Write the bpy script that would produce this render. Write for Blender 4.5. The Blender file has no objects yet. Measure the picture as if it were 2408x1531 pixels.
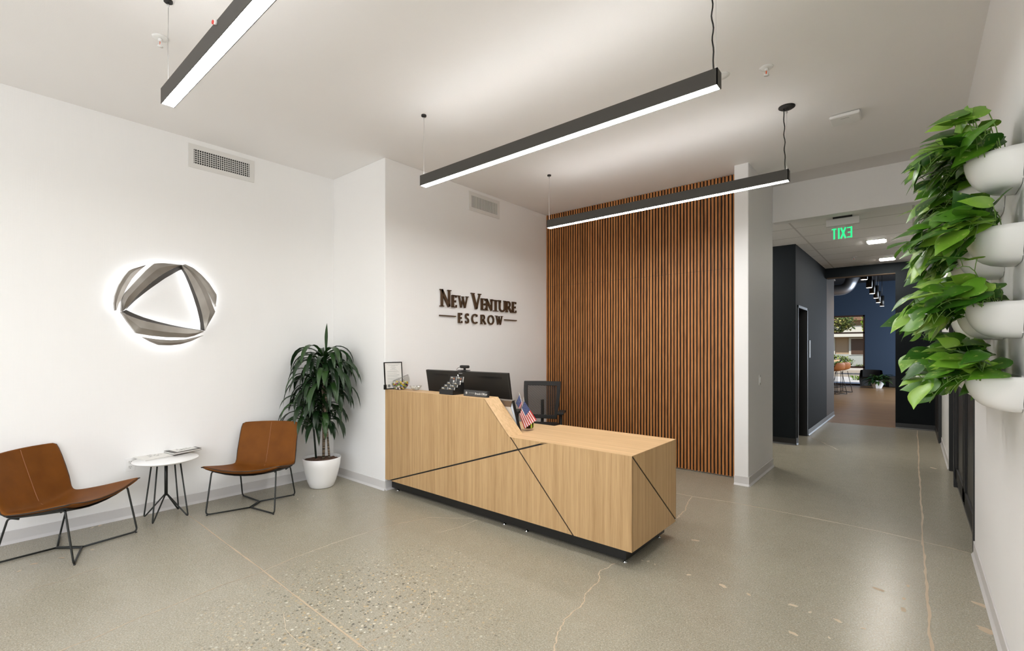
import bpy, bmesh, math, random
from mathutils import Vector, Matrix

# ------------------------------------------------------------------ camera, world, lights, exposure
SC = bpy.context.scene
COL = SC.collection
FPX, HY, CX, EYE = 1120.0, 818.0, 1204.0, 1.5
YAW = math.atan(944 / 1120.0)
cam_d = bpy.data.cameras.new('camera')
cam = bpy.data.objects.new('camera', cam_d)
COL.objects.link(cam)
cam.location = (0, 0, EYE)
cam.rotation_euler = (math.pi / 2, 0, YAW)
cam_d.sensor_width = 36
cam_d.lens = 36 * FPX / 2408
cam_d.shift_y = (HY - 765.5) / 2408
cam_d.clip_start = 0.05
SC.camera = cam
SC.view_settings.view_transform = 'Standard'
SC.view_settings.look = 'None'
SC.view_settings.gamma = 1
SC.view_settings.exposure = 0.0
SC.view_settings.use_curve_mapping = False
SC.cycles.use_denoising = True
SC.cycles.max_bounces = 12
SC.cycles.diffuse_bounces = 10
SC.cycles.transparent_max_bounces = 12
SC.cycles.sample_clamp_indirect = 6
SC.cycles.caustics_reflective = False
SC.cycles.caustics_refractive = False

W = bpy.data.worlds.new('sky')
SC.world = W
W.use_nodes = True
nt = W.node_tree
bg = nt.nodes['Background']
sky = nt.nodes.new('ShaderNodeTexSky')
sky.sky_type = 'NISHITA'
sky.sun_disc = False
sky.sun_elevation = math.radians(48)
sky.sun_rotation = math.radians(160)
nt.links.new(sky.outputs[0], bg.inputs[0])


# strength of each light source; side, far and rear belong to added ones
LW = dict(down=64, up=13, south=78, side=80, corr=130, far=420, pend=40, rear=18, world=.16, sun=4.5, halo=2.6)

def light(name, kind, loc, rot, energy, color=(1, 1, 1), **kw):
    d = bpy.data.lights.new(name, kind)
    d.energy = energy
    d.color = color
    for k, v in kw.items():
        setattr(d, k, v)
    o = bpy.data.objects.new(name, d)
    COL.objects.link(o)
    o.location = loc
    o.rotation_euler = rot
    return o

bg.inputs[1].default_value = LW['world']
light('sun', 'SUN', (0, 0, 20), (math.radians(42), 0, math.radians(-25)), LW['sun'], (1, .95, .86), angle=0.01)
# daylight through the shop windows of the south wall behind the photographer
light('window_daylight', 'AREA', (-2.5, -3.1, 1.75), (math.radians(90), 0, 0), LW['south'], (.97, .985, 1), shape='RECTANGLE', size=4.6, size_y=2.7)
# area light added at an unseen east window to brighten left and sign walls
light('added_side_light', 'AREA', (.30, -1.95, 1.7), (math.radians(90), 0, math.radians(90)), LW['side'], (.97, .985, 1), shape='RECTANGLE', size=2.2, size_y=2.5)
# unseen area light added by the far room's right wall; no window there
light('added_far_light', 'AREA', (2.1, 19.5, 1.7), (math.radians(90), 0, math.radians(90)), LW['far'], (.80, .89, 1), shape='RECTANGLE', size=6, size_y=2.6)

# ------------------------------------------------------------------ projection helpers (pixel of the photo -> point on a real plane)
_F = (-math.sin(YAW), math.cos(YAW))
_R = (math.cos(YAW), math.sin(YAW))
def ray(px, py):
    a = (px - CX) / FPX
    return Vector((_F[0] + _R[0] * a, _F[1] + _R[1] * a, -(py - HY) / FPX))
def on_z(px, py, z=0.0):
    r = ray(px, py); return Vector((0, 0, EYE)) + r * ((z - EYE) / r.z)
def on_x(px, py, x):
    r = ray(px, py); return Vector((0, 0, EYE)) + r * (x / r.x)
def on_y(px, py, y):
    r = ray(px, py); return Vector((0, 0, EYE)) + r * (y / r.y)

# ------------------------------------------------------------------ materials
def mat(name, col, rough=.5, metal=0., spec=.5, emit=None, es=0., alpha=None):
    m = bpy.data.materials.new(name)
    m.use_nodes = True
    b = m.node_tree.nodes['Principled BSDF']
    b.inputs['Base Color'].default_value = (*col, 1)
    b.inputs['Roughness'].default_value = rough
    b.inputs['Metallic'].default_value = metal
    b.inputs['Specular IOR Level'].default_value = spec
    if emit:
        b.inputs['Emission Color'].default_value = (*emit, 1)
        b.inputs['Emission Strength'].default_value = es
    return m
class N:
    """tiny node helper"""
    def __init__(s, m):
        s.t = m.node_tree; s.b = s.t.nodes['Principled BSDF']
    def n(s, typ, **kw):
        x = s.t.nodes.new(typ)
        for k, v in kw.items():
            if k.startswith('i_'):
                x.inputs[k[2:].replace('_', ' ')].default_value = v
            else:
                setattr(x, k, v)
        return x
    def l(s, a, b): s.t.links.new(a, b)
    def coords(s, scale=(1, 1, 1), rot=(0, 0, 0), kind='Object'):
        tc = s.n('ShaderNodeTexCoord'); mp = s.n('ShaderNodeMapping')
        mp.inputs['Scale'].default_value = scale; mp.inputs['Rotation'].default_value = rot
        s.l(tc.outputs[kind], mp.inputs[0]); return mp.outputs[0]
    def noise(s, vec, scale=5, detail=3, rough=.5):
        x = s.n('ShaderNodeTexNoise'); x.inputs['Scale'].default_value = scale
        x.inputs['Detail'].default_value = detail; x.inputs['Roughness'].default_value = rough
        s.l(vec, x.inputs['Vector']); return x.outputs['Fac']
    def ramp(s, fac, stops):
        r = s.n('ShaderNodeValToRGB'); e = r.color_ramp.elements
        while len(e) < len(stops): e.new(.5)
        for k, (p, c) in enumerate(stops):
            e[k].position = p; e[k].color = (*c, 1) if len(c) == 3 else c
        s.l(fac, r.inputs[0]); return r.outputs[0]
    def mix(s, f, a, b, mode='MIX'):
        x = s.n('ShaderNodeMix', data_type='RGBA', blend_type=mode)
        for sock, v in ((x.inputs[0], f), (x.inputs[6], a), (x.inputs[7], b)):
            if isinstance(v, (int, float)): sock.default_value = v
            elif isinstance(v, tuple): sock.default_value = (*v, 1)
            else: s.l(v, sock)
        return x.outputs[2]
    def math(s, op, a, b=0.):
        x = s.n('ShaderNodeMath', operation=op)
        for k, v in enumerate((a, b)):
            if isinstance(v, (int, float)): x.inputs[k].default_value = v
            else: s.l(v, x.inputs[k])
        return x.outputs[0]
    def bump(s, h, strength=.2, dist=.01):
        x = s.n('ShaderNodeBump'); x.inputs['Strength'].default_value = strength; x.inputs['Distance'].default_value = dist
        s.l(h, x.inputs['Height']); s.l(x.outputs[0], s.b.inputs['Normal'])
    def col(s, c): s.l(c, s.b.inputs['Base Color'])

def paint(name, col, rough=.6, weave=True, spec=.3):
    m = mat(name, col, rough, spec=spec); k = N(m)
    a = k.noise(k.coords((1, 1, 60)), 4, 2); b = k.noise(k.coords((60, 60, 1)), 4, 2)
    s_ = k.math('ADD', a, b)
    c = k.mix(k.math('MULTIPLY', s_, .5), tuple(x * .985 for x in col), tuple(min(1, x * 1.015) for x in col)); k.col(c)
    if weave: k.bump(s_, .12, .004)
    return m
M = {}
M['wall'] = paint('wall_paint', (.875, .872, .870))
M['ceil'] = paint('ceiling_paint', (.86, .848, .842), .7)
M['soffit'] = paint('shaded_soffit_paint', (.72, .70, .69), .7)  # shade of the ceiling recess put into a greyer colour
M['navy'] = paint('navy_paint', (.009, .012, .0145), .7, False, .12)
M['blue'] = paint('blue_paint', (.030, .050, .085), .6, False)
M['black'] = mat('black_satin', (.008, .008, .008), .35)
M['blackmatte'] = mat('black_matte', (.012, .011, .010), .6)
M['base'] = mat('grey_vinyl_base', (.66, .645, .64), .4)
M['white'] = mat('white_gloss', (.90, .90, .90), .25)
M['whitepl'] = mat('white_plastic', (.80, .80, .79), .4)
M['frame'] = mat('charcoal_metal', (.022, .024, .022), .4, .3)
M['beam'] = mat('dark_bronze_aluminium', (.050, .046, .040), .5, .0)
M['steel'] = mat('steel', (.6, .6, .6), .3, 1)
M['led'] = mat('led_diffuser', (1, 1, 1), .5, emit=(1, .99, .97), es=LW['down'])
M['ledr'] = mat('added_rear_led', (1, 1, 1), .5, emit=(1, .99, .97), es=LW['rear'])  # for the unseen rear row added to light the room
M['ledup'] = mat('led_uplight', (1, 1, 1), .5, emit=(1, .99, .975), es=LW['up'])
M['lampw'] = mat('lamp_glow', (1, 1, 1), .5, emit=(1, .95, .87), es=LW['corr'])
M['lampf'] = mat('pendant_glow', (1, 1, 1), .5, emit=(1, .86, .66), es=12)
M['exit'] = mat('exit_green', (.02, .5, .2), .5, emit=(.03, 1, .32), es=.85)
M['red'] = mat('red_plastic', (.7, .03, .02), .4)
M['halo'] = mat('logo_halo_led', (1, 1, 1), .5, emit=(.97, .985, 1), es=LW['halo'])
M['screenback'] = mat('monitor_shell', (.016, .015, .013), .42)
M['paper'] = mat('paper', (.78, .77, .74), .7)
M['ink'] = mat('grey_ink', (.35, .35, .34), .7)
M['dark_ink'] = mat('dark_ink', (.05, .05, .05), .6)
M['gold'] = mat('gold_ink', (.45, .33, .16), .6)
M['skin'] = mat('photo_skin', (.62, .30, .20), .6)
M['soil'] = mat('bark_mulch', (.10, .055, .035), .9)
M['chrome'] = mat('chrome', (.75, .75, .77), .12, 1)

def glass(name, tint=(1, 1, 1), refl=.08):
    m = bpy.data.materials.new(name); m.use_nodes = True; t = m.node_tree
    t.nodes.remove(t.nodes['Principled BSDF']); out = t.nodes['Material Output']
    a = t.nodes.new('ShaderNodeBsdfTransparent'); a.inputs[0].default_value = (*tint, 1)
    g = t.nodes.new('ShaderNodeBsdfGlossy'); g.inputs['Roughness'].default_value = .02
    lw = t.nodes.new('ShaderNodeLayerWeight'); lw.inputs[0].default_value = .5; pw = t.nodes.new('ShaderNodeMath'); pw.operation = 'POWER'; pw.inputs[1].default_value = 4; t.links.new(lw.outputs['Facing'], pw.inputs[0]); f = t.nodes.new('ShaderNodeMath'); f.operation = 'MULTIPLY_ADD'; f.inputs[1].default_value = .45; f.inputs[2].default_value = .03; t.links.new(pw.outputs[0], f.inputs[0])
    x = t.nodes.new('ShaderNodeMixShader')
    t.links.new(f.outputs[0], x.inputs[0]); t.links.new(a.outputs[0], x.inputs[1]); t.links.new(g.outputs[0], x.inputs[2])
    t.links.new(x.outputs[0], out.inputs[0]); return m
M['glass'] = glass('clear_glass')
M['bowl_glass'] = glass('bowl_glass', (.93, .93, .92))

def wood(name, dark, light_, scale, stretch, rough=.45, rot=(0, 0, 0), fine=1.0, cathedral=True):
    m = mat(name, light_, rough, spec=.35); k = N(m)
    v = k.coords(stretch, rot)
    g1 = k.noise(v, scale, 5, .62); g2 = k.noise(v, scale * 5.5, 2, .6)
    v2 = k.coords(tuple(s * .22 for s in stretch), rot); g3 = k.noise(v2, scale, 2)
    f = k.math('ADD', k.math('MULTIPLY', g1, .55), k.math('ADD', k.math('MULTIPLY', g2, .30 * fine), k.math('MULTIPLY', g3, .25)))
    c = k.ramp(f, [(.38, dark), (.50, tuple((a + b) / 2 for a, b in zip(dark, light_))), (.66, light_)])
    k.col(c); k.bump(g2, .05, .002); return m
M['oak_v'] = wood('oak_veneer_upright_grain', (.36, .215, .092), (.58, .385, .195), 7, (6, 6, .14))
M['oak_h'] = wood('oak_veneer_long_grain', (.50, .315, .15), (.70, .475, .26), 7, (.14, 6, 6))
M['floorwood'] = wood('plank_floor', (.15, .080, .032), (.33, .20, .095), 3, (.25, 5, 1), .32)
def slat_material():
    m = mat('walnut_slat', (.25, .11, .045), .5, spec=.3); k = N(m)
    v = k.coords((30, 1, 1.1)); g1 = k.noise(v, 3.2, 5, .6)
    r = k.noise(k.coords((26, .01, .08)), 1.7, 0)
    f = k.math('ADD', k.math('MULTIPLY', g1, .75), k.math('MULTIPLY', r, .38))
    k.col(k.ramp(f, [(.36, (.16, .058, .017)), (.52, (.40, .158, .046)), (.72, (.60, .27, .095))]))
    k.bump(g1, .08, .002); return m
M['slat'] = slat_material()
def leather():
    m = mat('tan_leather', (.21, .075, .022), .5, spec=.10); k = N(m)
    a = k.noise(k.coords((1, 1, 1)), 6, 3); b = k.noise(k.coords((1, 1, 1)), 220, 2)
    k.col(k.ramp(a, [(.3, (.15, .050, .008)), (.7, (.195, .067, .011))])); k.bump(b, .12, .001); return m
M['leather'] = leather()
M['leather_seam'] = mat('tan_leather_seam', (.33, .135, .05), .5)
def metal_brushed():
    m = mat('brushed_nickel_paint', (.32, .295, .265), .42, .75); k = N(m)
    a = k.noise(k.coords((1, 1, 1)), 5, 2)
    k.col(k.ramp(a, [(.3, (.25, .225, .20)), (.7, (.40, .375, .345))])); return m
M['logo'] = metal_brushed()
M['signbrown'] = mat('bronze_lettering', (.085, .047, .022), .45, .3)

def leafmat(name, a, b, c, yellow=.0):
    m = mat(name, a, .32, spec=.5); k = N(m)
    at = k.n('ShaderNodeAttribute', attribute_name='tone')
    base = k.ramp(at.outputs['Fac'], [(0, a), (.6, b), (1, c)])
    if yellow:
        v = k.noise(k.coords((1, 1, 1)), 38, 3, .6)
        msk = k.ramp(v, [(.60, (0, 0, 0)), (.68, (1, 1, 1))])
        base = k.mix(k.math('MULTIPLY', msk, yellow), base, (.42, .52, .13))
    k.col(base)
    k.b.inputs['Subsurface Weight'].default_value = 0
    tr = k.n('ShaderNodeBsdfTranslucent'); k.l(base, tr.inputs[0])
    mx = k.n('ShaderNodeMixShader'); mx.inputs[0].default_value = .12
    out = k.t.nodes['Material Output']
    k.l(k.b.outputs[0], mx.inputs[1]); k.l(tr.outputs[0], mx.inputs[2]); k.l(mx.outputs[0], out.inputs[0]); return m
M['pothos'] = leafmat('pothos_leaf', (.018, .085, .007), (.085, .235, .015), (.26, .46, .05), .6)
M['dracaena'] = leafmat('dracaena_leaf', (.005, .018, .005), (.015, .046, .011), (.045, .11, .022))
M['vine'] = mat('green_vine', (.14, .26, .05), .5)
M['cane'] = mat('pale_cane', (.17, .12, .075), .8)
kk = N(M['cane']); kk.col(kk.ramp(kk.noise(kk.coords((1, 1, 14)), 6, 2), [(.4, (.05, .045, .03)), (.55, (.30, .22, .15))]))
M['greencane'] = mat('dark_green_cane', (.012, .02, .012), .6)

def concrete():
    m = mat('polished_concrete', (.4, .36, .28), .27, spec=.4); k = N(m)
    v = k.coords((1, 1, 1))
    big = k.noise(v, .55, 4, .6); mid = k.noise(v, 9, 4, .7); fine = k.noise(v, 120, 3, .75)
    c = k.ramp(big, [(.30, (.275, .245, .180)), (.70, (.375, .345, .270))])
    c = k.mix(.35, c, k.ramp(mid, [(.3, (.27, .245, .185)), (.7, (.40, .375, .305))]))
    c = k.mix(.40, c, k.ramp(fine, [(.36, (.17, .155, .12)), (.5, (.34, .315, .25)), (.66, (.60, .57, .49))]))
    # small aggregate
    def pebbles(scale, thr, mask):
        nonlocal c
        vo = k.n('ShaderNodeTexVoronoi'); vo.inputs['Scale'].default_value = scale; k.l(v, vo.inputs['Vector'])
        inside = k.math('LESS_THAN', vo.outputs['Distance'], thr)
        hsv = k.n('ShaderNodeSeparateColor'); k.l(vo.outputs['Color'], hsv.inputs[0])
        keep = k.math('GREATER_THAN', hsv.outputs[0], .45)
        pc = k.ramp(hsv.outputs[1], [(0, (.10, .10, .085)), (.3, (.24, .20, .14)), (.55, (.42, .38, .30)), (.8, (.50, .36, .20)), (1, (.70, .67, .58))])
        f = k.math('MULTIPLY', k.math('MULTIPLY', inside, keep), mask)
        c = k.mix(f, c, pc)
    tc = k.n('ShaderNodeTexCoord')
    cen = on_z(850, 1425)
    vm = k.n('ShaderNodeVectorMath', operation='DISTANCE'); k.l(tc.outputs['Object'], vm.inputs[0]); vm.inputs[1].default_value = cen
    wob = k.math('ADD', vm.outputs['Value'], k.math('MULTIPLY', k.math('SUBTRACT', k.noise(v, 2.2, 3), .5), .7))
    mr = k.n('ShaderNodeMapRange'); mr.inputs['From Min'].default_value = .30; mr.inputs['From Max'].default_value = 1.0
    mr.inputs['To Min'].default_value = 1; mr.inputs['To Max'].default_value = .0; k.l(wob, mr.inputs[0])
    pebbles(170, .36, .55); pebbles(90, .30, .25); pebbles(62, .36, mr.outputs[0]); pebbles(38, .34, k.math('MULTIPLY', mr.outputs[0], .9))
    k.col(c)
    k.bump(k.noise(v, 40, 3), .02, .002); return m
M['concrete'] = concrete()
M['joint'] = mat('tan_joint_filler', (.50, .39, .27), .45)

def tilemat():
    m = mat('acoustic_tile', (.72, .705, .685), .8); k = N(m)
    br = k.n('ShaderNodeTexBrick'); br.offset = 0
    for n_, v_ in (('Scale', 1.0), ('Mortar Size', .012), ('Brick Width', 1.22), ('Row Height', .61), ('Mortar Smooth', .2)): br.inputs[n_].default_value = v_
    br.inputs['Color1'].default_value = (.90, .885, .865, 1); br.inputs['Color2'].default_value = (.88, .865, .845, 1); br.inputs['Mortar'].default_value = (.60, .58, .56, 1)
    k.l(k.coords((1, 1, 1)), br.inputs['Vector']); k.col(br.outputs['Color']); return m
M['tile'] = tilemat()

# ------------------------------------------------------------------ mesh helpers
def obj(name, bm, m, parent=None, smooth=False, bevel=0., at=None):
    me = bpy.data.meshes.new(name)
    if bevel:
        bmesh.ops.remove_doubles(bm, verts=bm.verts, dist=1e-6)
    bmesh.ops.recalc_face_normals(bm, faces=bm.faces)
    if at is not None:
        bmesh.ops.translate(bm, verts=bm.verts, vec=-Vector(at))
    bm.to_mesh(me); bm.free()
    o = bpy.data.objects.new(name, me)
    COL.objects.link(o)
    if isinstance(m, (list, tuple)):
        for x in m: me.materials.append(x)
    else: me.materials.append(m)
    if smooth:
        for p in me.polygons: p.use_smooth = True
    if parent: o.parent = parent
    if at is not None: o.location = at
    if bevel:
        b = o.modifiers.new('bevel', 'BEVEL'); b.width = bevel; b.segments = 2; b.limit_method = 'ANGLE'
    return o
def thing(name, label, cat, loc=(0, 0, 0), rz=0., group=None):
    o = bpy.data.objects.new(name, None); COL.objects.link(o)
    o.location = loc; o.rotation_euler = (0, 0, rz); o.empty_display_size = .1
    o['label'] = label; o['category'] = cat
    if group: o['group'] = group
    return o
def tag(o, label, cat, group=None, kind=None):
    o['label'] = label; o['category'] = cat
    if group: o['group'] = group
    if kind: o['kind'] = kind
    return o
def struct(name, bm, m, parent=None, **kw):
    o = obj(name, bm, m, parent, **kw)
    if not parent: o['kind'] = 'structure'
    return o
def B(): return bmesh.new()
def box(bm, x0, x1, y0, y1, z0, z1, mi=0, M4=None):
    vs = [bm.verts.new((x, y, z)) for x in (x0, x1) for y in (y0, y1) for z in (z0, z1)]
    if M4 is not None:
        for v in vs: v.co = M4 @ v.co
    for f in ((0, 1, 3, 2), (4, 6, 7, 5), (0, 4, 5, 1), (2, 3, 7, 6), (0, 2, 6, 4), (1, 5, 7, 3)):
        fc = bm.faces.new([vs[i] for i in f]); fc.material_index = mi
    return bm
def bx(*a, **k): return box(B(), *a, **k)
def prism(bm, pts, axis, a, b, mi=0):
    """pts: 2D polygon; extruded along axis ('x','y','z') from a to b"""
    def P(u, v, w):
        return {'x': (w, u, v), 'y': (u, w, v), 'z': (u, v, w)}[axis]
    A = [bm.verts.new(P(u, v, a)) for u, v in pts]; Bv = [bm.verts.new(P(u, v, b)) for u, v in pts]
    n = len(pts); fs = [bm.faces.new(A), bm.faces.new(Bv[::-1])]
    for i in range(n): fs.append(bm.faces.new((A[i], Bv[i], Bv[(i + 1) % n], A[(i + 1) % n])))
    for f in fs: f.material_index = mi
    return bm
def lathe(bm, prof, seg=32, c=(0, 0, 0), sx=1., sy=1., a0=0., a1=2 * math.pi, mi=0, smooth=True):
    full = abs(a1 - a0 - 2 * math.pi) < 1e-6; n = seg if full else seg + 1
    rings = []
    for r, z in prof:
        rings.append([bm.verts.new((c[0] + sx * r * math.cos(a0 + (a1 - a0) * i / seg), c[1] + sy * r * math.sin(a0 + (a1 - a0) * i / seg), c[2] + z)) for i in range(n)])
    for p, q in zip(rings, rings[1:]):
        for i in range(seg):
            f = bm.faces.new((p[i], p[(i + 1) % n], q[(i + 1) % n], q[i])); f.material_index = mi; f.smooth = smooth
    for ring, r in ((rings[0], prof[0][0]), (rings[-1], prof[-1][0])):
        if full and r > 1e-5:
            f = bm.faces.new(ring); f.material_index = mi
    return bm
def rounded(pts, r, n=5):
    """replace inner corners of a 3D polyline with arcs (quadratic)"""
    pts = [Vector(p) for p in pts]; out = [pts[0]]
    for a, b, c in zip(pts, pts[1:], pts[2:]):
        u, v = (a - b), (c - b); k = min(r, u.length * .45, v.length * .45)
        p, q = b + u.normalized() * k, b + v.normalized() * k
        for i in range(n + 1):
            t = i / n; out.append(p * (1 - t) ** 2 + b * 2 * t * (1 - t) + q * t * t)
    out.append(pts[-1]); return out
def tube(bm, pts, r, seg=8, mi=0, r2=None, cap=True):
    pts = [Vector(p) for p in pts]; rings = []; n = len(pts); up = None
    for i, p in enumerate(pts):
        d = (pts[min(i + 1, n - 1)] - pts[max(i - 1, 0)]).normalized()
        if up is None: up = d.orthogonal().normalized()
        up = (up - d * up.dot(d))
        up = up.normalized() if up.length > 1e-6 else d.orthogonal().normalized()
        s = d.cross(up); rr = r if r2 is None else r + (r2 - r) * i / (n - 1)
        rings.append([bm.verts.new(p + (up * math.cos(t) + s * math.sin(t)) * rr) for t in (2 * math.pi * k / seg for k in range(seg))])
    for a, b in zip(rings, rings[1:]):
        for k in range(seg):
            f = bm.faces.new((a[k], a[(k + 1) % seg], b[(k + 1) % seg], b[k])); f.smooth = True; f.material_index = mi
    if cap:
        bm.faces.new(rings[0][::-1]).material_index = mi; bm.faces.new(rings[-1]).material_index = mi
    return bm
def cyl(bm, c, r, z0, z1, seg=24, mi=0, r1=None):
    return lathe(bm, [(r, z0), (r if r1 is None else r1, z1)], seg, (c[0], c[1], 0), mi=mi)
def poly(bm, pts, mi=0):
    f = bm.faces.new([bm.verts.new(p) for p in pts]); f.material_index = mi; return f
def text_mesh(name, body, size, m, parent, M4, depth=.0006, align='LEFT'):
    cu = bpy.data.curves.new(name, 'FONT'); cu.body = body; cu.size = size; cu.extrude = depth; cu.align_x = align; cu.resolution_u = 3
    tmp = bpy.data.objects.new(name, cu); COL.objects.link(tmp)
    dg = bpy.context.evaluated_depsgraph_get(); me = bpy.data.meshes.new_from_object(tmp.evaluated_get(dg))
    bpy.data.objects.remove(tmp); me.transform(M4); me.materials.clear(); me.materials.append(m)
    o = bpy.data.objects.new(name, me); COL.objects.link(o); o.parent = parent; return o
def frame4(origin, u, v):
    """matrix: local x->u, y->v, z->u x v"""
    u = Vector(u).normalized(); v = Vector(v).normalized(); w = u.cross(v)
    return Matrix(((u.x, v.x, w.x, origin[0]), (u.y, v.y, w.y, origin[1]), (u.z, v.z, w.z, origin[2]), (0, 0, 0, 1)))
random.seed(7)

# ------------------------------------------------------------------ the setting
H = 3.505
XL, XS, XR = -5.29, -4.25, .34
f_ = bx(-5.44, .5, -3.4, 6.75, -.1, 0); box(f_, -4.4, .5, 6.75, 11.45, -.1, 0); box(f_, .5, 2.2, 4.6, 8.1, -.1, 0)
floor = struct('floor', f_, M['concrete'])
struct('floor', bx(-6.5, 2.2, 11.45, 23.4, -.1, .0), M['floorwood'])
struct('wall_left', bx(-5.44, XL, -3.4, 3.12, 0, H), M['wall'])
struct('wall_sign', prism(B(), [(-5.29, 2.97), (XS, 2.97), (XS, 5.88), (-4.40, 5.88), (-4.40, 3.12), (-5.29, 3.12)], 'z', 0, H), M['wall'], bevel=.006)
struct('wall_back', bx(-4.40, -1.51, 5.885, 6.75, 0, 3.6), M['wall'])
struct('wall_column', bx(-1.51, -1.364, 5.585, 6.75, 0, 3.6), M['wall'], bevel=.008)
struct('wall_header', bx(-1.364, .34, 6.715, 6.87, 3.075, 3.66), M['wall'], bevel=.01)
c_ = bx(-5.44, .49, -3.4, 6.245, H, H + .12)
struct('ceiling', c_, M['ceil'])
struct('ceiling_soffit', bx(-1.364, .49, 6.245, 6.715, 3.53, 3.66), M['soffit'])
struct('ceiling_corridor', bx(-4.4, .49, 6.87, 11.45, 3.10, 3.2), M['tile'])
r_ = bx(XR, .49, -.7, 4.80, 0, H); box(r_, XR, .49, -3.4, -3.2, 0, H); box(r_, XR, .49, -3.2, -.7, 0, .3); box(r_, XR, .49, -3.2, -.7, 3.0, H); box(r_, XR, .49, 4.80, 7.90, 2.50, H + .1); box(r_, XR, .49, 7.90, 11.45, 0, H + .1)
struct('wall_right', r_, M['wall'])
# south wall with shop windows behind the camera
s_ = bx(-5.44, .49, -3.4, -3.25, 0, .3); box(s_, -5.44, .49, -3.4, -3.25, 3.1, H); box(s_, -5.44, -4.8, -3.4, -3.25, .3, 3.1); box(s_, -.2, .49, -3.4, -3.25, .3, 3.1)
struct('wall_south', s_, M['wall'])
w_ = B()
for x in (-4.8, -3.65, -2.5, -1.35, -.25): box(w_, x, x + .05, -3.36, -3.28, .3, 3.1)
box(w_, -4.8, -.2, -3.36, -3.28, .3, .35); box(w_, -4.8, -.2, -3.36, -3.28, 3.05, 3.1)
wn = struct('window_1', w_, M['black']); obj('pane', bx(-4.8, -.2, -3.325, -3.315, .3, 3.1), M['glass'], wn)
w_ = B()
for y in (-3.2, -1.98, -.75): box(w_, .38, .45, y, y + .05, .3, 3.0)
box(w_, .38, .45, -3.2, -.7, .3, .35); box(w_, .38, .45, -3.2, -.7, 2.95, 3.0)
wn = struct('added_window_3', w_, M['black']); obj('pane', bx(.41, .42, -3.2, -.7, .3, 3.0), M['glass'], wn)  # unseen east window, added as an opening for the side light
# corridor: navy block on the left with a door recess
n_ = B()
def navy_x(y): return -1.387 + (y - 8.42) * .0092
prism(n_, [(-4.4, 8.42), (navy_x(8.42), 8.42), (navy_x(8.556), 8.556), (-4.4, 8.556)], 'z', 0, 3.1)
prism(n_, [(-4.4, 9.454), (navy_x(9.454), 9.454), (navy_x(11.6), 11.6), (-4.4, 11.6)], 'z', 0, 3.1)
prism(n_, [(-4.4, 8.556), (navy_x(8.556), 8.556), (navy_x(9.454), 9.454), (-4.4, 9.454)], 'z', 2.17, 3.1)
box(n_, -4.4, -1.66, 8.556, 9.454, 0, 2.17)
struct('wall_corridor_left', n_, M['navy'], bevel=.004)
brown = mat('warm_lit_wall', (.075, .050, .030), .6, spec=.2)  # navy wall in warm light: the glow is put into this brown
struct('wall_opening_return', prism(B(), [(-4.4, 11.6), (navy_x(11.6), 11.6), (navy_x(12.68), 12.68), (-4.4, 12.68)], 'z', 0, 4.08), brown)
struct('warm_lit_underside', bx(-1.34, -.258, 11.448, 11.60, 2.893, 2.907), brown)  # board under the header, warm light put into its colour
struct('wall_passage_end', bx(-4.5, -4.4, 6.6, 12.7, 0, 4.2), M['navy'])
d2 = struct('door_2', bx(-1.545, -1.505, 8.60, 9.41, .01, 2.13), M['black'])
fr = B()
for y0, y1 in ((8.556, 8.60), (9.41, 9.454)): box(fr, -1.60, -1.375, y0, y1, 0, 2.17)
box(fr, -1.60, -1.375, 8.556, 9.454, 2.13, 2.17)
obj('door_frame', fr, M['black'], d2)
hb = B(); tube(hb, [(-1.505, 8.69, 1.02), (-1.45, 8.69, 1.02), (-1.445, 8.80, 1.02)], .011); lathe(hb, [(.028, 0), (.028, .01)], 16, (-1.5, 8.69, 1.015)); obj('door_handle', hb, M['steel'], d2)
# far wall and its opening
w_ = bx(-.258, .49, 11.45, 11.60, 0, 3.1); box(w_, -1.36, -.258, 11.45, 11.60, 2.907, 3.1)
box(w_, -4.5, 2.2, 11.451, 11.60, 3.1, 4.3)
struct('wall_far', w_, M['navy'])
# dark room seen through the right-hand door opening
w_ = bx(.49, 2.2, 4.5, 4.6, 0, 2.7); box(w_, .49, 2.2, 8.1, 8.2, 0, 2.7); box(w_, 2.2, 2.3, 4.5, 8.2, 0, 2.7); box(w_, .49, 2.2, 4.5, 8.2, 2.6, 2.7)
struct('wall_side_room', w_, M['navy'])
# black sliding door in the right wall
d1 = struct('door_1', bx(.36, .40, 4.86, 7.04, .01, 2.44), M['black'])
fr = B()
for y0, y1 in ((4.80, 4.87), (6.99, 7.07)): box(fr, .332, .43, y0, y1, 0, 2.50)
box(fr, .332, .43, 4.8, 7.9, 2.44, 2.50); box(fr, .332, .49, 7.88, 7.94, 0, 2.50)
obj('door_frame', fr, M['black'], d1)
for a, b_ in ((4.92, 5.88), (5.95, 6.95)):
    p = B()
    for z0, z1 in ((.10, .22), (2.28, 2.38)): box(p, .345, .362, a, b_, z0, z1)
    for y0 in (a, b_ - .10): box(p, .345, .362, y0, y0 + .10, .10, 2.38)
    obj('stile_frame', p, M['blackmatte'], d1)
d3 = struct('door_3', bx(.30, .345, 10.04, 11.45, 0, 2.55), M['black'])
obj('door_panel', bx(.292, .302, 10.2, 11.3, .15, 2.4), M['blackmatte'], d3)
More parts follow.
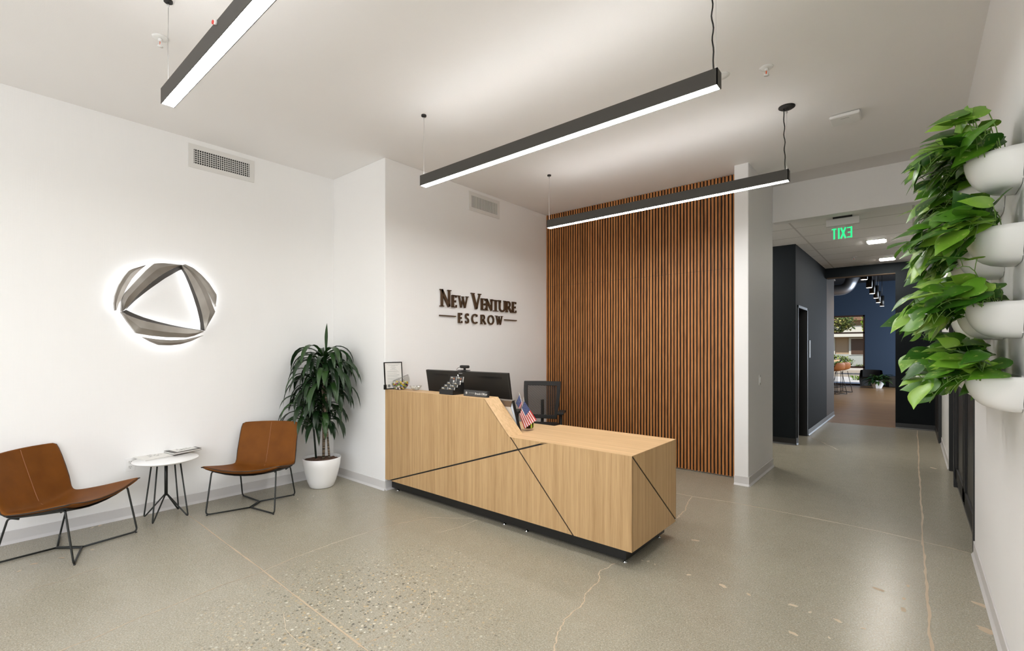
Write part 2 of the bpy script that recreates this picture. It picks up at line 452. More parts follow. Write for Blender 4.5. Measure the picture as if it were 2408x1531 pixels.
# far room
struct('wall_far_room_left', bx(-6.6, -6.5, 12.68, 23.4, 0, 4.2), M['blue'])
struct('wall_far_room_right', bx(2.2, 2.3, 11.45, 23.4, 0, 4.2), M['blue'])
w_ = bx(-6.5, -4.6, 23.4, 23.6, 0, 4.2); box(w_, -1.47, 2.2, 23.4, 23.6, 0, 4.2); box(w_, -4.6, -1.47, 23.4, 23.6, 2.80, 4.2)
struct('wall_far_room_back', w_, M['blue'])
struct('ceiling_far_room', bx(-6.6, 2.3, 11.6, 23.6, 4.08, 4.3), M['blackmatte'])
w_ = B(); dkb = mat('dark_bronze_frame', (.05, .022, .012), .4)
for z in (0.0, .70, 2.07, 2.74): box(w_, -4.6, -1.47, 23.42, 23.52, z, z + .06)
for x in (-4.6, -3.05, -1.53): box(w_, x, x + .06, 23.42, 23.52, 0, 2.8)
wn = struct('window_2', w_, dkb); obj('pane', bx(-4.6, -1.47, 23.465, 23.475, .03, 2.78), M['glass'], wn)
# baseboards
def baseboard(name, bm, m='base'): return struct(name, bm, M[m], bevel=.003)
def bb(bm, x0, y0, x1, y1, nx, ny, h=.10, t=.008, toe=.022):
    """run from p0 to p1, (nx,ny) points into the room; coved toe"""
    pr = [(0, 0), (toe, 0), (toe * .75, .008), (t, .022), (t, h), (0, h)]
    P0 = [bm.verts.new((x0 + nx * a, y0 + ny * a, z)) for a, z in pr]; P1 = [bm.verts.new((x1 + nx * a, y1 + ny * a, z)) for a, z in pr]
    n = len(pr); bm.faces.new(P0); bm.faces.new(P1[::-1])
    for i in range(n): bm.faces.new((P0[i], P1[i], P1[(i + 1) % n], P0[(i + 1) % n]))
    return bm
baseboard('baseboard_left', bb(B(), XL, -3.25, XL, 2.97, 1, 0))
baseboard('baseboard_corner', bb(B(), XL, 2.97, XS + .008, 2.97, 0, -1))
baseboard('baseboard_sign', bb(B(), XS, 2.97, XS, 5.85, 1, 0))
b_ = bb(B(), -1.51, 5.585, -1.356, 5.585, 0, -1); bb(b_, -1.364, 5.577, -1.364, 6.75, 1, 0); baseboard('baseboard_column', b_)
b_ = bb(B(), XR, -3.25, XR, 4.80, -1, 0); bb(b_, XR, 7.94, XR, 10.04, -1, 0); baseboard('baseboard_right', b_)
b_ = bb(B(), -4.4, 8.42, navy_x(8.42) + .008, 8.42, 0, -1); bb(b_, navy_x(8.42), 8.42, navy_x(8.55), 8.55, 1, 0); bb(b_, navy_x(9.46), 9.46, navy_x(12.68), 12.68, 1, 0); baseboard('baseboard_corridor', b_, 'black')
baseboard('baseboard_far', bb(B(), -.258, 11.45, .30, 11.45, 0, -1), 'black')

# floor joints, cracks and patched spots (filled with tan epoxy), children of the floor
def ribbon(bm, px, w, z=.0007, jitter=.0, sub=6):
    pts = [on_z(*p) for p in px]; dense = []
    for a, b in zip(pts, pts[1:]):
        for i in range(sub): dense.append(a.lerp(b, i / sub))
    dense.append(pts[-1]); L = []; R = []
    off = 0
    for i, p in enumerate(dense):
        d = (dense[min(i + 1, len(dense) - 1)] - dense[max(i - 1, 0)]); d.z = 0; d.normalize(); s = Vector((-d.y, d.x, 0))
        off = off * .5 + random.uniform(-jitter, jitter); ww = w * random.uniform(.55, 1.35) / 2
        if i in (0, len(dense) - 1): ww = w * .2
        c = p + s * off; L.append(bm.verts.new((c.x + s.x * ww, c.y + s.y * ww, z))); R.append(bm.verts.new((c.x - s.x * ww, c.y - s.y * ww, z)))
    for i in range(len(dense) - 1): bm.faces.new((L[i], L[i + 1], R[i + 1], R[i]))
def blob(bm, px, py, r, asp=.5, z=.0008):
    c = on_z(px, py); a = random.uniform(0, 3); n = 12; v = []
    for i in range(n):
        t = 2 * math.pi * i / n; rr = r * random.uniform(.7, 1.2)
        x, y = rr * math.cos(t), rr * asp * math.sin(t)
        v.append(bm.verts.new((c.x + x * math.cos(a) - y * math.sin(a), c.y + x * math.sin(a) + y * math.cos(a), z)))
    bm.faces.new(v)
j = B(); ribbon(j, [(440, 1209), (560, 1298), (625, 1347), (700, 1405), (870, 1535)], .010, jitter=.0015); obj('joint_filler', j, M['joint'], floor)
j = B(); ribbon(j, [(2157, 1012), (2161, 1090), (2166, 1180), (2172, 1280), (2180, 1390), (2191, 1545)], .013, jitter=.004, sub=14); obj('joint_filler', j, M['joint'], floor)
j = B(); ribbon(j, [(1590, 1160), (1630, 1168), (1720, 1181), (1900, 1216), (2070, 1250), (2170, 1274), (2240, 1290), (2287, 1303)], .011, jitter=.003); obj('joint_filler', j, M['joint'], floor)
for px, w in (([(130, 1535), (230, 1497), (336, 1449), (420, 1418), (520, 1376), (616, 1345), (700, 1308), (785, 1277), (897, 1240), (1010, 1217), (1120, 1219)], .006),
              ([(1030, 1253), (1080, 1240), (1124, 1222)], .005), ([(1447, 1325), (1412, 1343), (1405, 1372), (1375, 1395), (1372, 1420), (1330, 1455), (1310, 1490), (1298, 1545)], .008),
              ([(1628, 1168), (1615, 1185), (1612, 1197), (1600, 1212), (1590, 1219)], .010), ([(60, 1392), (100, 1378), (150, 1365), (200, 1345), (245, 1333)], .005),
              ([(1876, 1012), (1925, 1036), (1970, 1058)], .010), ([(668, 1440), (672, 1480), (700, 1510), (760, 1530)], .004), ([(1010, 1385), (1012, 1420), (985, 1460), (930, 1485), (860, 1512)], .004)):
    j = B(); ribbon(j, px, w, z=.0006, jitter=w * .7, sub=10); obj('crack_filler', j, M['joint'], floor)
pt = B()
for px, py, r in ((1635, 1271, .035), (1620, 1352, .02), (1700, 1378, .03), (1760, 1398, .02), (1865, 1424, .03), (1905, 1440, .015), (1970, 1460, .025), (2065, 1386, .04), (2135, 1378, .02), (2125, 1408, .02), (2125, 1434, .03),
                  (1865, 1490, .025), (2195, 1101, .05), (2307, 1423, .05), (2322, 1484, .05), (45, 1343, .02), (80, 1326, .025), (145, 1312, .022), (217, 1293, .02), (217, 1241, .02), (235, 1236, .025), (700, 1174, .015), (737, 1167, .012), (1510, 1318, .012), (1524, 1320, .015), (1540, 1327, .01), (2030, 1478, .015), (1950, 1500, .012)):
    blob(pt, px, py, r)
obj('patch_filler', pt, M['joint'], floor)

# ------------------------------------------------------------------ wooden slat cladding
cl = thing('slat_cladding', 'tall walnut and black vertical slat cladding behind the reception desk', 'wall cladding', (-2.88, 5.885, 0))
def child(name, bm, m, par, **kw):
    """bm in world coordinates; parented to the empty par keeping place"""
    inv = (Matrix.Translation(par.location) @ Matrix.Rotation(par.rotation_euler.z, 4, 'Z')).inverted()
    bmesh.ops.transform(bm, matrix=inv, verts=bm.verts); return obj(name, bm, m, par, **kw)
child('felt_backing', bx(-4.248, -1.511, 5.868, 5.884, .012, H - .002), M['blackmatte'], cl)
ns = 68; pitch = (4.248 - 1.513) / ns
for i in range(ns):
    x = -4.247 + i * pitch; b_ = B(); w = pitch * .62
    zj = 2.42
    box(b_, x, x + w, 5.848, 5.868, .012, zj - .001); box(b_, x, x + w, 5.848, 5.868, zj + .001, H - .004)
    b_.faces.ensure_lookup_table()
    for f in b_.faces:   # veneered face, black core sides
        f.normal_update()
        if not all(abs(v.co.y - 5.848) < 1e-4 for v in f.verts): f.material_index = 1
    child('slat', b_, [M['slat'], M['blackmatte']], cl)

# ------------------------------------------------------------------ linear pendant lights
def wavy(p0, p1, amp, n=10):
    out = []
    for i in range(n + 1):
        t = i / n; e = math.sin(math.pi * t)
        out.append(Vector(p0).lerp(Vector(p1), t) + Vector((amp * e * math.sin(i * 1.1), amp * e * math.cos(i * .9) * .6, 0)))
    return out
def linear_pendant(label, x0, x1, yc, z0=2.89, z1=2.978, tagx=None, dn='led'):
    w = .033
    t = thing('linear_pendant_light', label, 'pendant light', ((x0 + x1) / 2, yc, z0), group='black linear pendant lights')
    h = B(); e = .006
    box(h, x0, x1, yc - w, yc - w + e * .6, z0, z1); box(h, x0, x1, yc + w - e * .6, yc + w, z0, z1)
    box(h, x0, x0 + e * .6, yc - w, yc + w, z0, z1); box(h, x1 - e, x1, yc - w, yc + w, z0, z1); box(h, x0 + .004, x1 - .004, yc - w + .004, yc + w - .004, z0 + .03, z1 - .010)
    child('housing', h, M['beam'], t)
    child('lens', bx(x0 + .004, x1 - .007, yc - w + .0035, yc + w - .0035, z0 + .001, z0 + .008), M[dn], t)
    child('uplight_lens', bx(x0 + .02, x1 - .02, yc - w + .012, yc + w - .012, z1 - .006, z1 - .001), M['ledup'], t)
    xa = x0 + .012
    cp = B(); cyl(cp, (xa, yc), .022, H - .012, H, 20); child('ceiling_cap', cp, M['blackmatte'], t)
    wr = B(); tube(wr, [(xa, yc, z1 - .002), (xa, yc, H - .01)], .0009, 5); lathe(wr, [(.0, -.03), (.006, -.02), (.004, 0)], 10, (xa, yc, H - .012)); tube(wr, wavy((xa + .002, yc, H - .04), (xa - .006, yc, z1 + .15), .006, 6), .0007, 5); child('suspension_wire', wr, M['steel'], t)
    xb = x1 - .018
    cp = B(); lathe(cp, [(.0, -.016), (.05, -.014), (.062, -.006), (.062, 0)], 32, (xb, yc, H)); child('canopy', cp, M['blackmatte'], t)
    wr = B(); tube(wr, [(xb, yc, z1 - .002), (xb, yc, H - .012)], .0009, 5); lathe(wr, [(.006, -.04), (.008, -.03), (.006, 0)], 10, (xb, yc, H - .014)); child('suspension_wire', wr, M['steel'], t)
    cb = B(); tube(cb, wavy((xb - .02, yc - .01, H - .012), (xb - .012, yc, z1 - .002), .0042, 24), .0042, 8); child('power_cord', cb, M['black'], t)
    if tagx:
        tb = B(); p = Vector((tagx, yc - w, z1 - .012)); tube(tb, [p, p + Vector((0, -.010, 0))], .011, 12); child('end_button', tb, M['whitepl'], t)
        tb = B(); p = p + Vector((-.014, -.002, .004)); tube(tb, [p, p + Vector((0, -.012, 0))], .009, 12); child('end_button', tb, M['red'], t)['label'] = 'red button'
    return t
linear_pendant('black linear pendant light at upper left, running out of the top', -3.30, -.85, .823, 2.90, 2.988, tagx=-2.42)
linear_pendant('black linear pendant light in the middle, above the desk front', -3.237, -.789, 2.648)
linear_pendant('black linear pendant light just in front of the wood slat wall', -3.243, -.788, 4.503, 2.887, 2.977)

# unseen row of the same lights, added behind the camera to brighten the room
for yc in (-1.05,):
    linear_pendant('unseen black linear pendant light added behind the camera', -3.3, -.85, yc, 2.90, 2.988, dn='ledr')

# ------------------------------------------------------------------ air grilles
def grille(label, x, y0, y1, z0, z1, nf, nh, blades_dark):
    t = thing('air_grille', label, 'air vent', (x, (y0 + y1) / 2, z0), group='white wall air grilles')
    m = .045; f = B()
    for a in ((y0 - m, y1 + m, z0 - m, z0), (y0 - m, y1 + m, z1, z1 + m), (y0 - m, y0, z0, z1), (y1, y1 + m, z0, z1)): box(f, x + .0005, x + .008, *a)
    child('frame', f, M['wallpaint2'], t)
    child('duct_back', bx(x + .0005, x + .0015, y0, y1, z0, z1), M['blackmatte'] if blades_dark else mat('vent_grey', (.33, .32, .31), .7), t)
    for i in range(nf):
        y = y0 + (y1 - y0) * (i + .5) / nf; child('louver', bx(x + .002, x + .008, y - .0021, y + .0021, z0, z1), M['wallpaint2'], t)
    if nh:
        h = B()
        for i in range(1, nh): z = z0 + (z1 - z0) * i / nh; box(h, x + .002, x + .006, y0, y1, z - .0026, z + .0026)
        child('cross_bars', h, M['wallpaint2'], t)
M['wallpaint2'] = mat('vent_paint', (.74, .73, .71), .5)
grille('white egg-crate air grille high on the left wall above the metal emblem', XL, 1.527, 2.029, 3.275, 3.412, 26, 7, True)
grille('white louvred air grille high on the wall above the lettering', XS, 4.246, 4.73, 3.27, 3.418, 30, 0, False)

# ------------------------------------------------------------------ backlit metal emblem on the left wall
EX = XL + .105
def epx(p): q = on_x(240 + p[0] / 6.123, 590 + p[1] / 6.123, EX); return q.y, q.z
def resample(pts, n):
    pts = [Vector(p) for p in pts]; L = [0]
    for a, b in zip(pts, pts[1:]): L.append(L[-1] + (b - a).length)
    out = []
    for i in range(n):
        s = L[-1] * i / (n - 1); k = 0
        while k < len(L) - 2 and L[k + 1] < s: k += 1
        out.append(pts[k].lerp(pts[k + 1], (s - L[k]) / max(1e-9, L[k + 1] - L[k])))
    return out
emb = thing('emblem_sign', 'large backlit round emblem of six curved brushed metal blades on the left wall', 'wall sign', (XL, 1.33, 1.9))
def blade(outer, inner, d_out, d_mid, d_in, back):
    n = 26; O = resample([epx(p) for p in outer], n); I = resample([epx(p) for p in inner], n); bm = B()
    xs = (EX + d_out, EX + d_mid, EX + d_in)
    C5 = []
    for o, i in zip(O, I):
        m = o.lerp(i, .45); C5.append([(xs[0], o.x, o.y), (xs[1], m.x, m.y), (xs[2], i.x, i.y), (back, i.x, i.y), (back, o.x, o.y)])
    for k in range(5):
        va = [bm.verts.new(c[k]) for c in C5]; vb = [bm.verts.new(c[(k + 1) % 5]) for c in C5]
        for q in range(n - 1):
            f = bm.faces.new((va[q], vb[q], vb[q + 1], va[q + 1])); f.smooth = True
            if k == 3: f.material_index = 1
    for c in (C5[0], C5[-1]): bm.faces.new([bm.verts.new(p) for p in c])
    child('blade', bm, [M['logo'], M['halo']], emb)
bk = XL + .045
blade([(195, 855), (180, 760), (192, 640), (245, 495), (330, 362), (390, 290), (430, 260), (640, 200)], [(212, 855), (245, 765), (290, 680), (330, 590), (370, 510), (440, 395), (550, 275), (640, 202)], -.010, -.014, -.01, bk)
blade([(285, 862), (287, 700), (320, 620), (500, 425), (650, 272), (760, 178), (880, 172), (1010, 182), (1142, 200)], [(292, 872), (345, 832), (400, 760), (550, 600), (700, 462), (850, 350), (1000, 262), (1142, 206)], -.014, .012, 0., bk)
blade([(1150, 200), (1210, 228), (1300, 290), (1400, 390), (1500, 540), (1570, 700), (1637, 880), (1490, 1142)], [(1146, 206), (1175, 262), (1230, 350), (1300, 500), (1380, 700), (1440, 900), (1470, 1080), (1478, 1150)], -.012, .010, 0., bk)
blade([(283, 880), (380, 1030), (500, 1185), (700, 1220), (950, 1245), (1230, 1248), (1330, 1225), (1467, 1165)], [(283, 876), (330, 905), (430, 950), (600, 1008), (900, 1072), (1200, 1118), (1415, 1148), (1467, 1160)], -.012, .006, 0., bk)
blade([(590, 1240), (700, 1305), (830, 1357), (1000, 1362), (1150, 1345), (1300, 1300), (1470, 1219)], [(590, 1239), (650, 1250), (800, 1272), (1000, 1286), (1200, 1276), (1350, 1245), (1470, 1217)], -.03, -.015, -.015, bk)
blade([(1215, 187), (1330, 240), (1450, 340), (1560, 462), (1668, 630), (1665, 700), (1650, 797)], [(1180, 196), (1300, 292), (1400, 402), (1480, 505), (1560, 640), (1605, 730), (1648, 799)], -.03, -.012, -.015, bk)

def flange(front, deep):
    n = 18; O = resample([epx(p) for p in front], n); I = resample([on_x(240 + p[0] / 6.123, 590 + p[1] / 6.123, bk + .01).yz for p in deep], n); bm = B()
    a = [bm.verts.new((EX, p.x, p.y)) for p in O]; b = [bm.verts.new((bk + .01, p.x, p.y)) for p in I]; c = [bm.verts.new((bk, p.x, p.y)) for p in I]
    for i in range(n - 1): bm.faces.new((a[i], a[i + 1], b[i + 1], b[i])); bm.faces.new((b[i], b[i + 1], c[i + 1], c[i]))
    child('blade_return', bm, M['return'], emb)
M['return'] = mat('shaded_return_metal', (.045, .037, .030), .5, .3)  # blade metal darkened: shade of the inward faces put into the colour
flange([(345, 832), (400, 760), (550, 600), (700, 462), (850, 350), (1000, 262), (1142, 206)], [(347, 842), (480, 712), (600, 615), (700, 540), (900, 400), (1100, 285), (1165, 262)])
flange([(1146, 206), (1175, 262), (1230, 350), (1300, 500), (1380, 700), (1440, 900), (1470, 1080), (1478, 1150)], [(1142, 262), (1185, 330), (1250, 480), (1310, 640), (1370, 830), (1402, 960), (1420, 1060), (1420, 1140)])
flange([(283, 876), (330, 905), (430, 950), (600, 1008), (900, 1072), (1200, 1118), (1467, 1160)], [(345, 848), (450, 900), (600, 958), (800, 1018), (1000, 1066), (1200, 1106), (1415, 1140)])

# ------------------------------------------------------------------ lettering on the second wall
def arc(cx, cy, rx, ry, a0, a1, n=14): return [(cx + rx * math.cos(math.radians(a0 + (a1 - a0) * i / n)), cy + ry * math.sin(math.radians(a0 + (a1 - a0) * i / n))) for i in range(n + 1)]
def GL(ch):
    S = []  # strokes: (points, width)
    def ser(x, y, w=.26, h=.06): S.append(([(x - w / 2, y), (x + w / 2, y)], h))
    if ch == 'N':
        S += [([(.16, .03), (.16, .98)], .15), ([(.12, .97), (.82, .03)], .19), ([(.84, .03), (.84, .97)], .13)]; ser(.16, .03, .36); ser(.86, .97, .32); ser(.07, .97, .18)
    if ch == 'E':
        S += [([(.25, .03), (.25, .97)], .24), ([(.1, .95), (.86, .95)], .09), ([(.1, .05), (.90, .05)], .09), ([(.25, .5), (.74, .5)], .09), ([(.84, .99), (.84, .80)], .08), ([(.88, .01), (.88, .22)], .08), ([(.73, .41), (.73, .59)], .07)]
    if ch == 'W':
        S += [([(.16, .97), (.34, .05)], .14), ([(.34, .05), (.52, .9)], .08), ([(.48, .9), (.68, .05)], .14), ([(.68, .05), (.88, .97)], .08)]; ser(.14, .97, .28); ser(.88, .97, .24); ser(.5, .93, .18)
    if ch == 'V':
        S += [([(.16, .97), (.52, .04)], .19), ([(.52, .04), (.86, .97)], .11)]; ser(.16, .97, .34); ser(.86, .97, .28)
    if ch == 'T':
        S += [([(.5, .03), (.5, .97)], .22), ([(.05, .93), (.95, .93)], .10), ([(.06, .99), (.06, .78)], .08), ([(.94, .99), (.94, .78)], .08)]; ser(.5, .03, .46)
    if ch == 'U':
        S += [([(.2, .97), (.2, .35)] + arc(.52, .33, .32, .28, 180, 360)[0:] + [(.84, .97)], .16)]; ser(.18, .97, .34); ser(.84, .97, .28)
    if ch == 'R':
        S += [([(.2, .03), (.2, .97)], .21), ([(.2, .93)] + arc(.45, .71, .26, .23, 90, -90) + [(.2, .47)], .13), ([(.45, .5), (.92, .03)], .19)]; ser(.2, .03, .38); ser(.9, .03, .2)
    if ch == 'O': S += [(arc(.5, .5, .40, .44, 0, 360, 28), .17)]
    if ch == 'C': S += [(arc(.54, .5, .42, .44, 48, 312, 24), .16), ([(.84, .95), (.84, .72)], .09), ([(.84, .22), (.84, .06)], .09)]
    if ch == 'S': S += [(arc(.5, .72, .28, .22, 40, 250, 14) + [(.45, .52), (.62, .45)] + arc(.48, .27, .3, .22, 40, -140, 14), .15), ([(.76, .96), (.76, .76)], .08), ([(.2, .26), (.2, .06)], .08)]
    return S
def stroke(bm, pts, w, sx, sz, y0, z0, xa, xb):
    """flat-ended thick line extruded from the wall; glyph units scaled by sx,sz"""
    P = [Vector((y0 + p[0] * sx, z0 + p[1] * sz)) for p in pts]; w = w * sz * .86; L = []; R = []
    for i, p in enumerate(P):
        d = (P[min(i + 1, len(P) - 1)] - P[max(i - 1, 0)]).normalized(); s = Vector((-d.y, d.x)) * w / 2
        L.append(p + s); R.append(p - s)
    for i in range(len(P) - 1):
        prism(bm, [tuple(L[i]), tuple(L[i + 1]), tuple(R[i + 1]), tuple(R[i])], 'x', xa, xb)
def spx(x, y): q = on_x(1000 + x / 9.632, 660 + y / 9.632, XS + .02); return q.y, q.z
sg = thing('wall_lettering', 'raised bronze lettering reading NEW VENTURE ESCROW on the white wall', 'wall sign', (XS, 4.4, 1.9))
xa, xb = XS + .004, XS + .026
zb1 = spx(345, 590)[1]; zt1 = spx(345, 292)[1]; sc1 = spx(600, 370)[1]
zbig, zsm = 1.985, 1.985
for ch, a, b_, big in (('N', 345, 585, 1), ('E', 597, 722, 0), ('W', 728, 985, 0), ('V', 1045, 1268, 1), ('E', 1256, 1388, 0), ('N', 1372, 1532, 0), ('T', 1478, 1720, 0), ('U', 1655, 1830, 0), ('R', 1822, 1965, 0), ('E', 1962, 2070, 0)):
    ya, yb = spx(a, 600)[0], spx(b_, 600)[0]; g = B(); hgt = (.205 if big else .152)
    for pts, w in GL(ch): stroke(g, pts, w, yb - ya, hgt, ya, zbig, xa, xb)
    child('letter', g, M['signbrown'], sg)
for ch, a, b_ in (('E', 745, 845), ('S', 900, 1004), ('C', 1050, 1197), ('R', 1252, 1380), ('O', 1415, 1565), ('W', 1592, 1762)):
    ya, yb = spx(a, 800)[0], spx(b_, 800)[0]; g = B()
    for pts, w in GL(ch): stroke(g, pts, w * .9, yb - ya, .125, ya, 1.803, xa, xb)
    child('letter', g, M['signbrown'], sg)
for a, b_ in ((330, 695), (1800, 2070)):
    child('dash', bx(xa, xb, spx(a, 740)[0], spx(b_, 740)[0], 1.874, 1.886), M['signbrown'], sg)

# ------------------------------------------------------------------ small fittings
def plate(name, label, cat, c, n, w, h):
    """wall plate centred at c facing n ('x' axis sign)"""
    return thing(name, label, cat, c)
ol = thing('power_outlet', 'white double power outlet low on the left wall beside the side table', 'outlet', (XL, 1.042, .47))
child('cover_plate', bx(XL, XL + .006, 1.007, 1.077, .412, .527), M['white'], ol, bevel=.002)
for z in (.448, .492):
    s = B(); lathe(s, [(.017, 0), (.017, .003)], 20); bmesh.ops.transform(s, verts=s.verts, matrix=Matrix.Translation((XL + .006, 1.042, z)) @ Matrix.Rotation(math.pi / 2, 4, 'Y'))
    f = child('socket', s, M['whitepl'], ol)
    q = B(); box(q, XL + .009, XL + .0095, 1.034, 1.0365, z - .001, z + .009); box(q, XL + .009, XL + .0095, 1.047, 1.0495, z, z + .008); box(q, XL + .009, XL + .0095, 1.0395, 1.0445, z - .011, z - .007)
    o = child('slot', q, M['blackmatte'], ol)
sw = thing('light_switch', 'white rocker light switch on the side of the white wall end', 'light switch', (-1.364, 6.08, 1.13))
child('cover_plate', bx(-1.364, -1.358, 6.045, 6.115, 1.07, 1.185), M['white'], sw, bevel=.002)
child('rocker', bx(-1.358, -1.353, 6.065, 6.095, 1.095, 1.16), M['whitepl'], sw)
rs = thing('room_sign', 'small grey room sign beside the dark corridor door', 'room sign', (navy_x(9.6), 9.62, 1.3))
child('sign_plate', bx(navy_x(9.6), navy_x(9.6) + .008, 9.56, 9.68, 1.33, 1.63), mat('sign_grey', (.10, .105, .11), .4), rs)
child('sign_text', bx(navy_x(9.6) + .008, navy_x(9.6) + .0095, 9.60, 9.62, 1.42, 1.60), M['paper'], rs)

def sprinkler(label, x, y, z):
    t = thing('sprinkler_head', label, 'sprinkler', (x, y, z), group='ceiling sprinkler heads')
    e = B(); lathe(e, [(.045, 0), (.043, -.006), (.030, -.009), (.016, -.010)], 28, (x, y, z)); child('escutcheon', e, M['whitepl'], t)
    f = B(); lathe(f, [(.012, 0), (.012, -.02)], 14, (x, y, z - .008))
    for s in (-1, 1): tube(f, [(x + s * .011, y, z - .026), (x + s * .014, y, z - .042), (x, y, z - .056)], .003, 6)
    lathe(f, [(.0, 0), (.017, -.001), (.017, -.004), (.0, -.005)], 16, (x, y, z - .056)); child('deflector_frame', f, M['whitepl'], t)
    b_ = B(); tube(b_, [(x, y, z - .028), (x, y, z - .052)], .004, 8); child('heat_bulb', b_, mat('orange_bulb', (.8, .12, .03), .3), t)
p = on_z(1802, 158, H); sprinkler('white ceiling sprinkler with orange bulb right of the middle pendant light', p.x, p.y, H)
p = on_z(377, 88, H); sprinkler('white ceiling sprinkler beside the wire of the upper left pendant light', p.x, p.y, H)
p = on_z(2008, 604, 3.1); sprinkler('small sprinkler in the tiled corridor ceiling', p.x, p.y, 3.10)
p = on_z(1697, 178, H); b_ = B(); lathe(b_, [(.0, -.006), (.05, -.006), (.055, 0)], 28, (p.x, p.y, H)); tag(obj('ceiling_cover', b_, M['whitepl']), 'round white ceiling cover partly hidden by the end of the middle pendant light', 'ceiling cover')
ap = thing('wifi_access_point', 'flat white rounded wireless access point on the ceiling at right', 'access point', (-.45, 5.02, H))
a_ = bx(-.56, -.34, 4.91, 5.11, H - .035, H - .006); o = child('casing', a_, M['whitepl'], ap)
b_ = o.modifiers.new('bevel', 'BEVEL'); b_.width = .03; b_.segments = 5; b_.limit_method = 'NONE'
child('mount', bx(-.53, -.37, 4.94, 5.08, H - .008, H), M['whitepl'], ap)
child('logo_bar', bx(-.48, -.42, 4.96, 4.966, H - .0362, H - .0348), M['ink'], ap)

# corridor ceiling lights
for lab, px, py in (('rectangular recessed light in the corridor ceiling, nearer one', 2061, 567), ('rectangular recessed light in the corridor ceiling, farther one', 2086, 608.5)):
    p = on_z(px, py, 3.1)
    t = thing('recessed_light', lab, 'ceiling light', (p.x, p.y, 3.1), group='recessed corridor lights')
    child('lens', bx(p.x - .10, p.x + .10, p.y - .13, p.y + .13, 3.087, 3.099), M['lampw'], t)
    r = B()
    for a in ((-.12, -.10, -.15, .15), (.10, .12, -.15, .15), (-.12, .12, -.15, -.13), (-.12, .12, .13, .15)): box(r, p.x + a[0], p.x + a[1], p.y + a[2], p.y + a[3], 3.092, 3.0995)
    child('trim_ring', r, M['whitepl'], t)

for x, y in ((-2.3, 7.6), (-3.4, 7.6)):  # unseen passage lights, added to brighten the corridor
    t = thing('recessed_light', 'unseen recessed light added in the side passage ceiling, ' + ('nearer the corridor' if x > -3 else 'deeper inside'), 'ceiling light', (x, y, 3.1), group='added passage lights')
    child('lens', bx(x - .10, x + .10, y - .13, y + .13, 3.078, 3.099), M['lampw'], t)

# exit sign, read from its back: clear panel with green letters
ex = thing('exit_sign', 'hanging clear exit sign with green EXIT letters seen in reverse', 'exit sign', (-.68, 7.02, 3.07))
Ys = 7.03; def_ = on_y(1942, 527, Ys); xl, xr = on_y(1943, 540, Ys).x, on_y(2021, 540, Ys).x
zt, zm, zb = on_y(1943, 519, Ys).z, on_y(1943, 535, Ys).z, on_y(1943, 569, Ys).z
child('mount', bx(xl + .07, xr - .07, Ys - .03, Ys + .03, zt, 3.10), M['black'], ex)
child('housing', bx(xl, xr, Ys - .022, Ys + .022, zm, zt), mat('brushed_alu', (.62, .60, .59), .35, .3), ex)
child('panel', bx(xl, xr, Ys - .003, Ys + .003, zb, zm), M['glass'], ex)
lt = B(); gh = (zm - zb) * .74; gz = zb + (zm - zb) * .10; gw = (xr - xl) * .155; x = xr - (xr - xl) * .21
def gl(pts, w):
    for (a, b_), (c, d) in zip(pts, pts[1:]):
        p, q = Vector((x - a * gw, gz + b_ * gh)), Vector((x - c * gw, gz + d * gh)); dd = (q - p).normalized(); s = Vector((-dd.y, dd.x)) * w * gw / 2
        prism(lt, [tuple(p + s), tuple(q + s), tuple(q - s), tuple(p - s)], 'y', Ys - .006, Ys - .0035)
gl([(.15, 0), (.15, 1)], .32); gl([(0, .93), (1, .93)], .26); gl([(0, .5), (.85, .5)], .26); gl([(0, .07), (1, .07)], .26); x -= gw * 1.22
gl([(.05, 0), (.95, 1)], .36); gl([(.05, 1), (.95, 0)], .36); x -= gw * 1.16
gl([(.2, 0), (.2, 1)], .34); x -= gw * .62
gl([(.5, 0), (.5, 1)], .34); gl([(0, .93), (1, .93)], .26)
child('letters', lt, M['exit'], ex)
t = thing('exit_sign', 'dark edged exit sign with a red lamp, half hidden by the pothos leaves', 'exit sign', (.2, 7.32, 3.07))
child('mount', bx(.115, .33, 7.29, 7.35, 3.02, 3.10), M['black'], t); child('panel', bx(.135, .33, 7.317, 7.323, 2.82, 3.02), M['glass'], t)
child('letters', bx(.16, .30, 7.312, 7.315, 2.86, 2.98), M['exit'], t)
b_ = B(); lathe(b_, [(0, -.009), (.009, 0), (0, .009)], 10, (.16, 7.283, 3.03)); child('lamp', b_, mat('red_lamp', (1, .02, .02), .4, emit=(1, .02, .03), es=3), t)

# ------------------------------------------------------------------ reception desk
def clip(pts, p, n):
    """keep the side of the line through p where (q-p).n >= 0"""
    out = []; p = Vector(p); n = Vector(n)
    for i in range(len(pts)):
        a, b = Vector(pts[i]), Vector(pts[(i + 1) % len(pts)]); da, db = (a - p).dot(n), (b - p).dot(n)
        if da >= 0: out.append(tuple(a))
        if da * db < 0: out.append(tuple(a.lerp(b, da / (da - db))))
    return out
def side(p, q, keep_left, g=.0065):
    d = (Vector(q) - Vector(p)).normalized(); n = Vector((-d.y, d.x)) * (1 if keep_left else -1)
    return (Vector(p) + n * g, n)
YF, YB, XE, ZB, ZL, ZT, XLF = 2.968, 3.745, -1.447, .12, .772, 1.066, -4.243
L1 = ((-4.165, .12), (-2.144, .774)); L2 = ((-2.531, .772), (-1.922, .118))
prof = [(XLF, ZB), (XE, ZB), (XE, ZL - .003), (-2.531, ZL - .003), (-2.812, ZT - .003), (XLF, ZT - .003)]
dk = thing('reception_desk', 'light oak reception desk with angled raised counter and black diagonal grooves', 'reception desk', (-2.85, 3.35, 0))
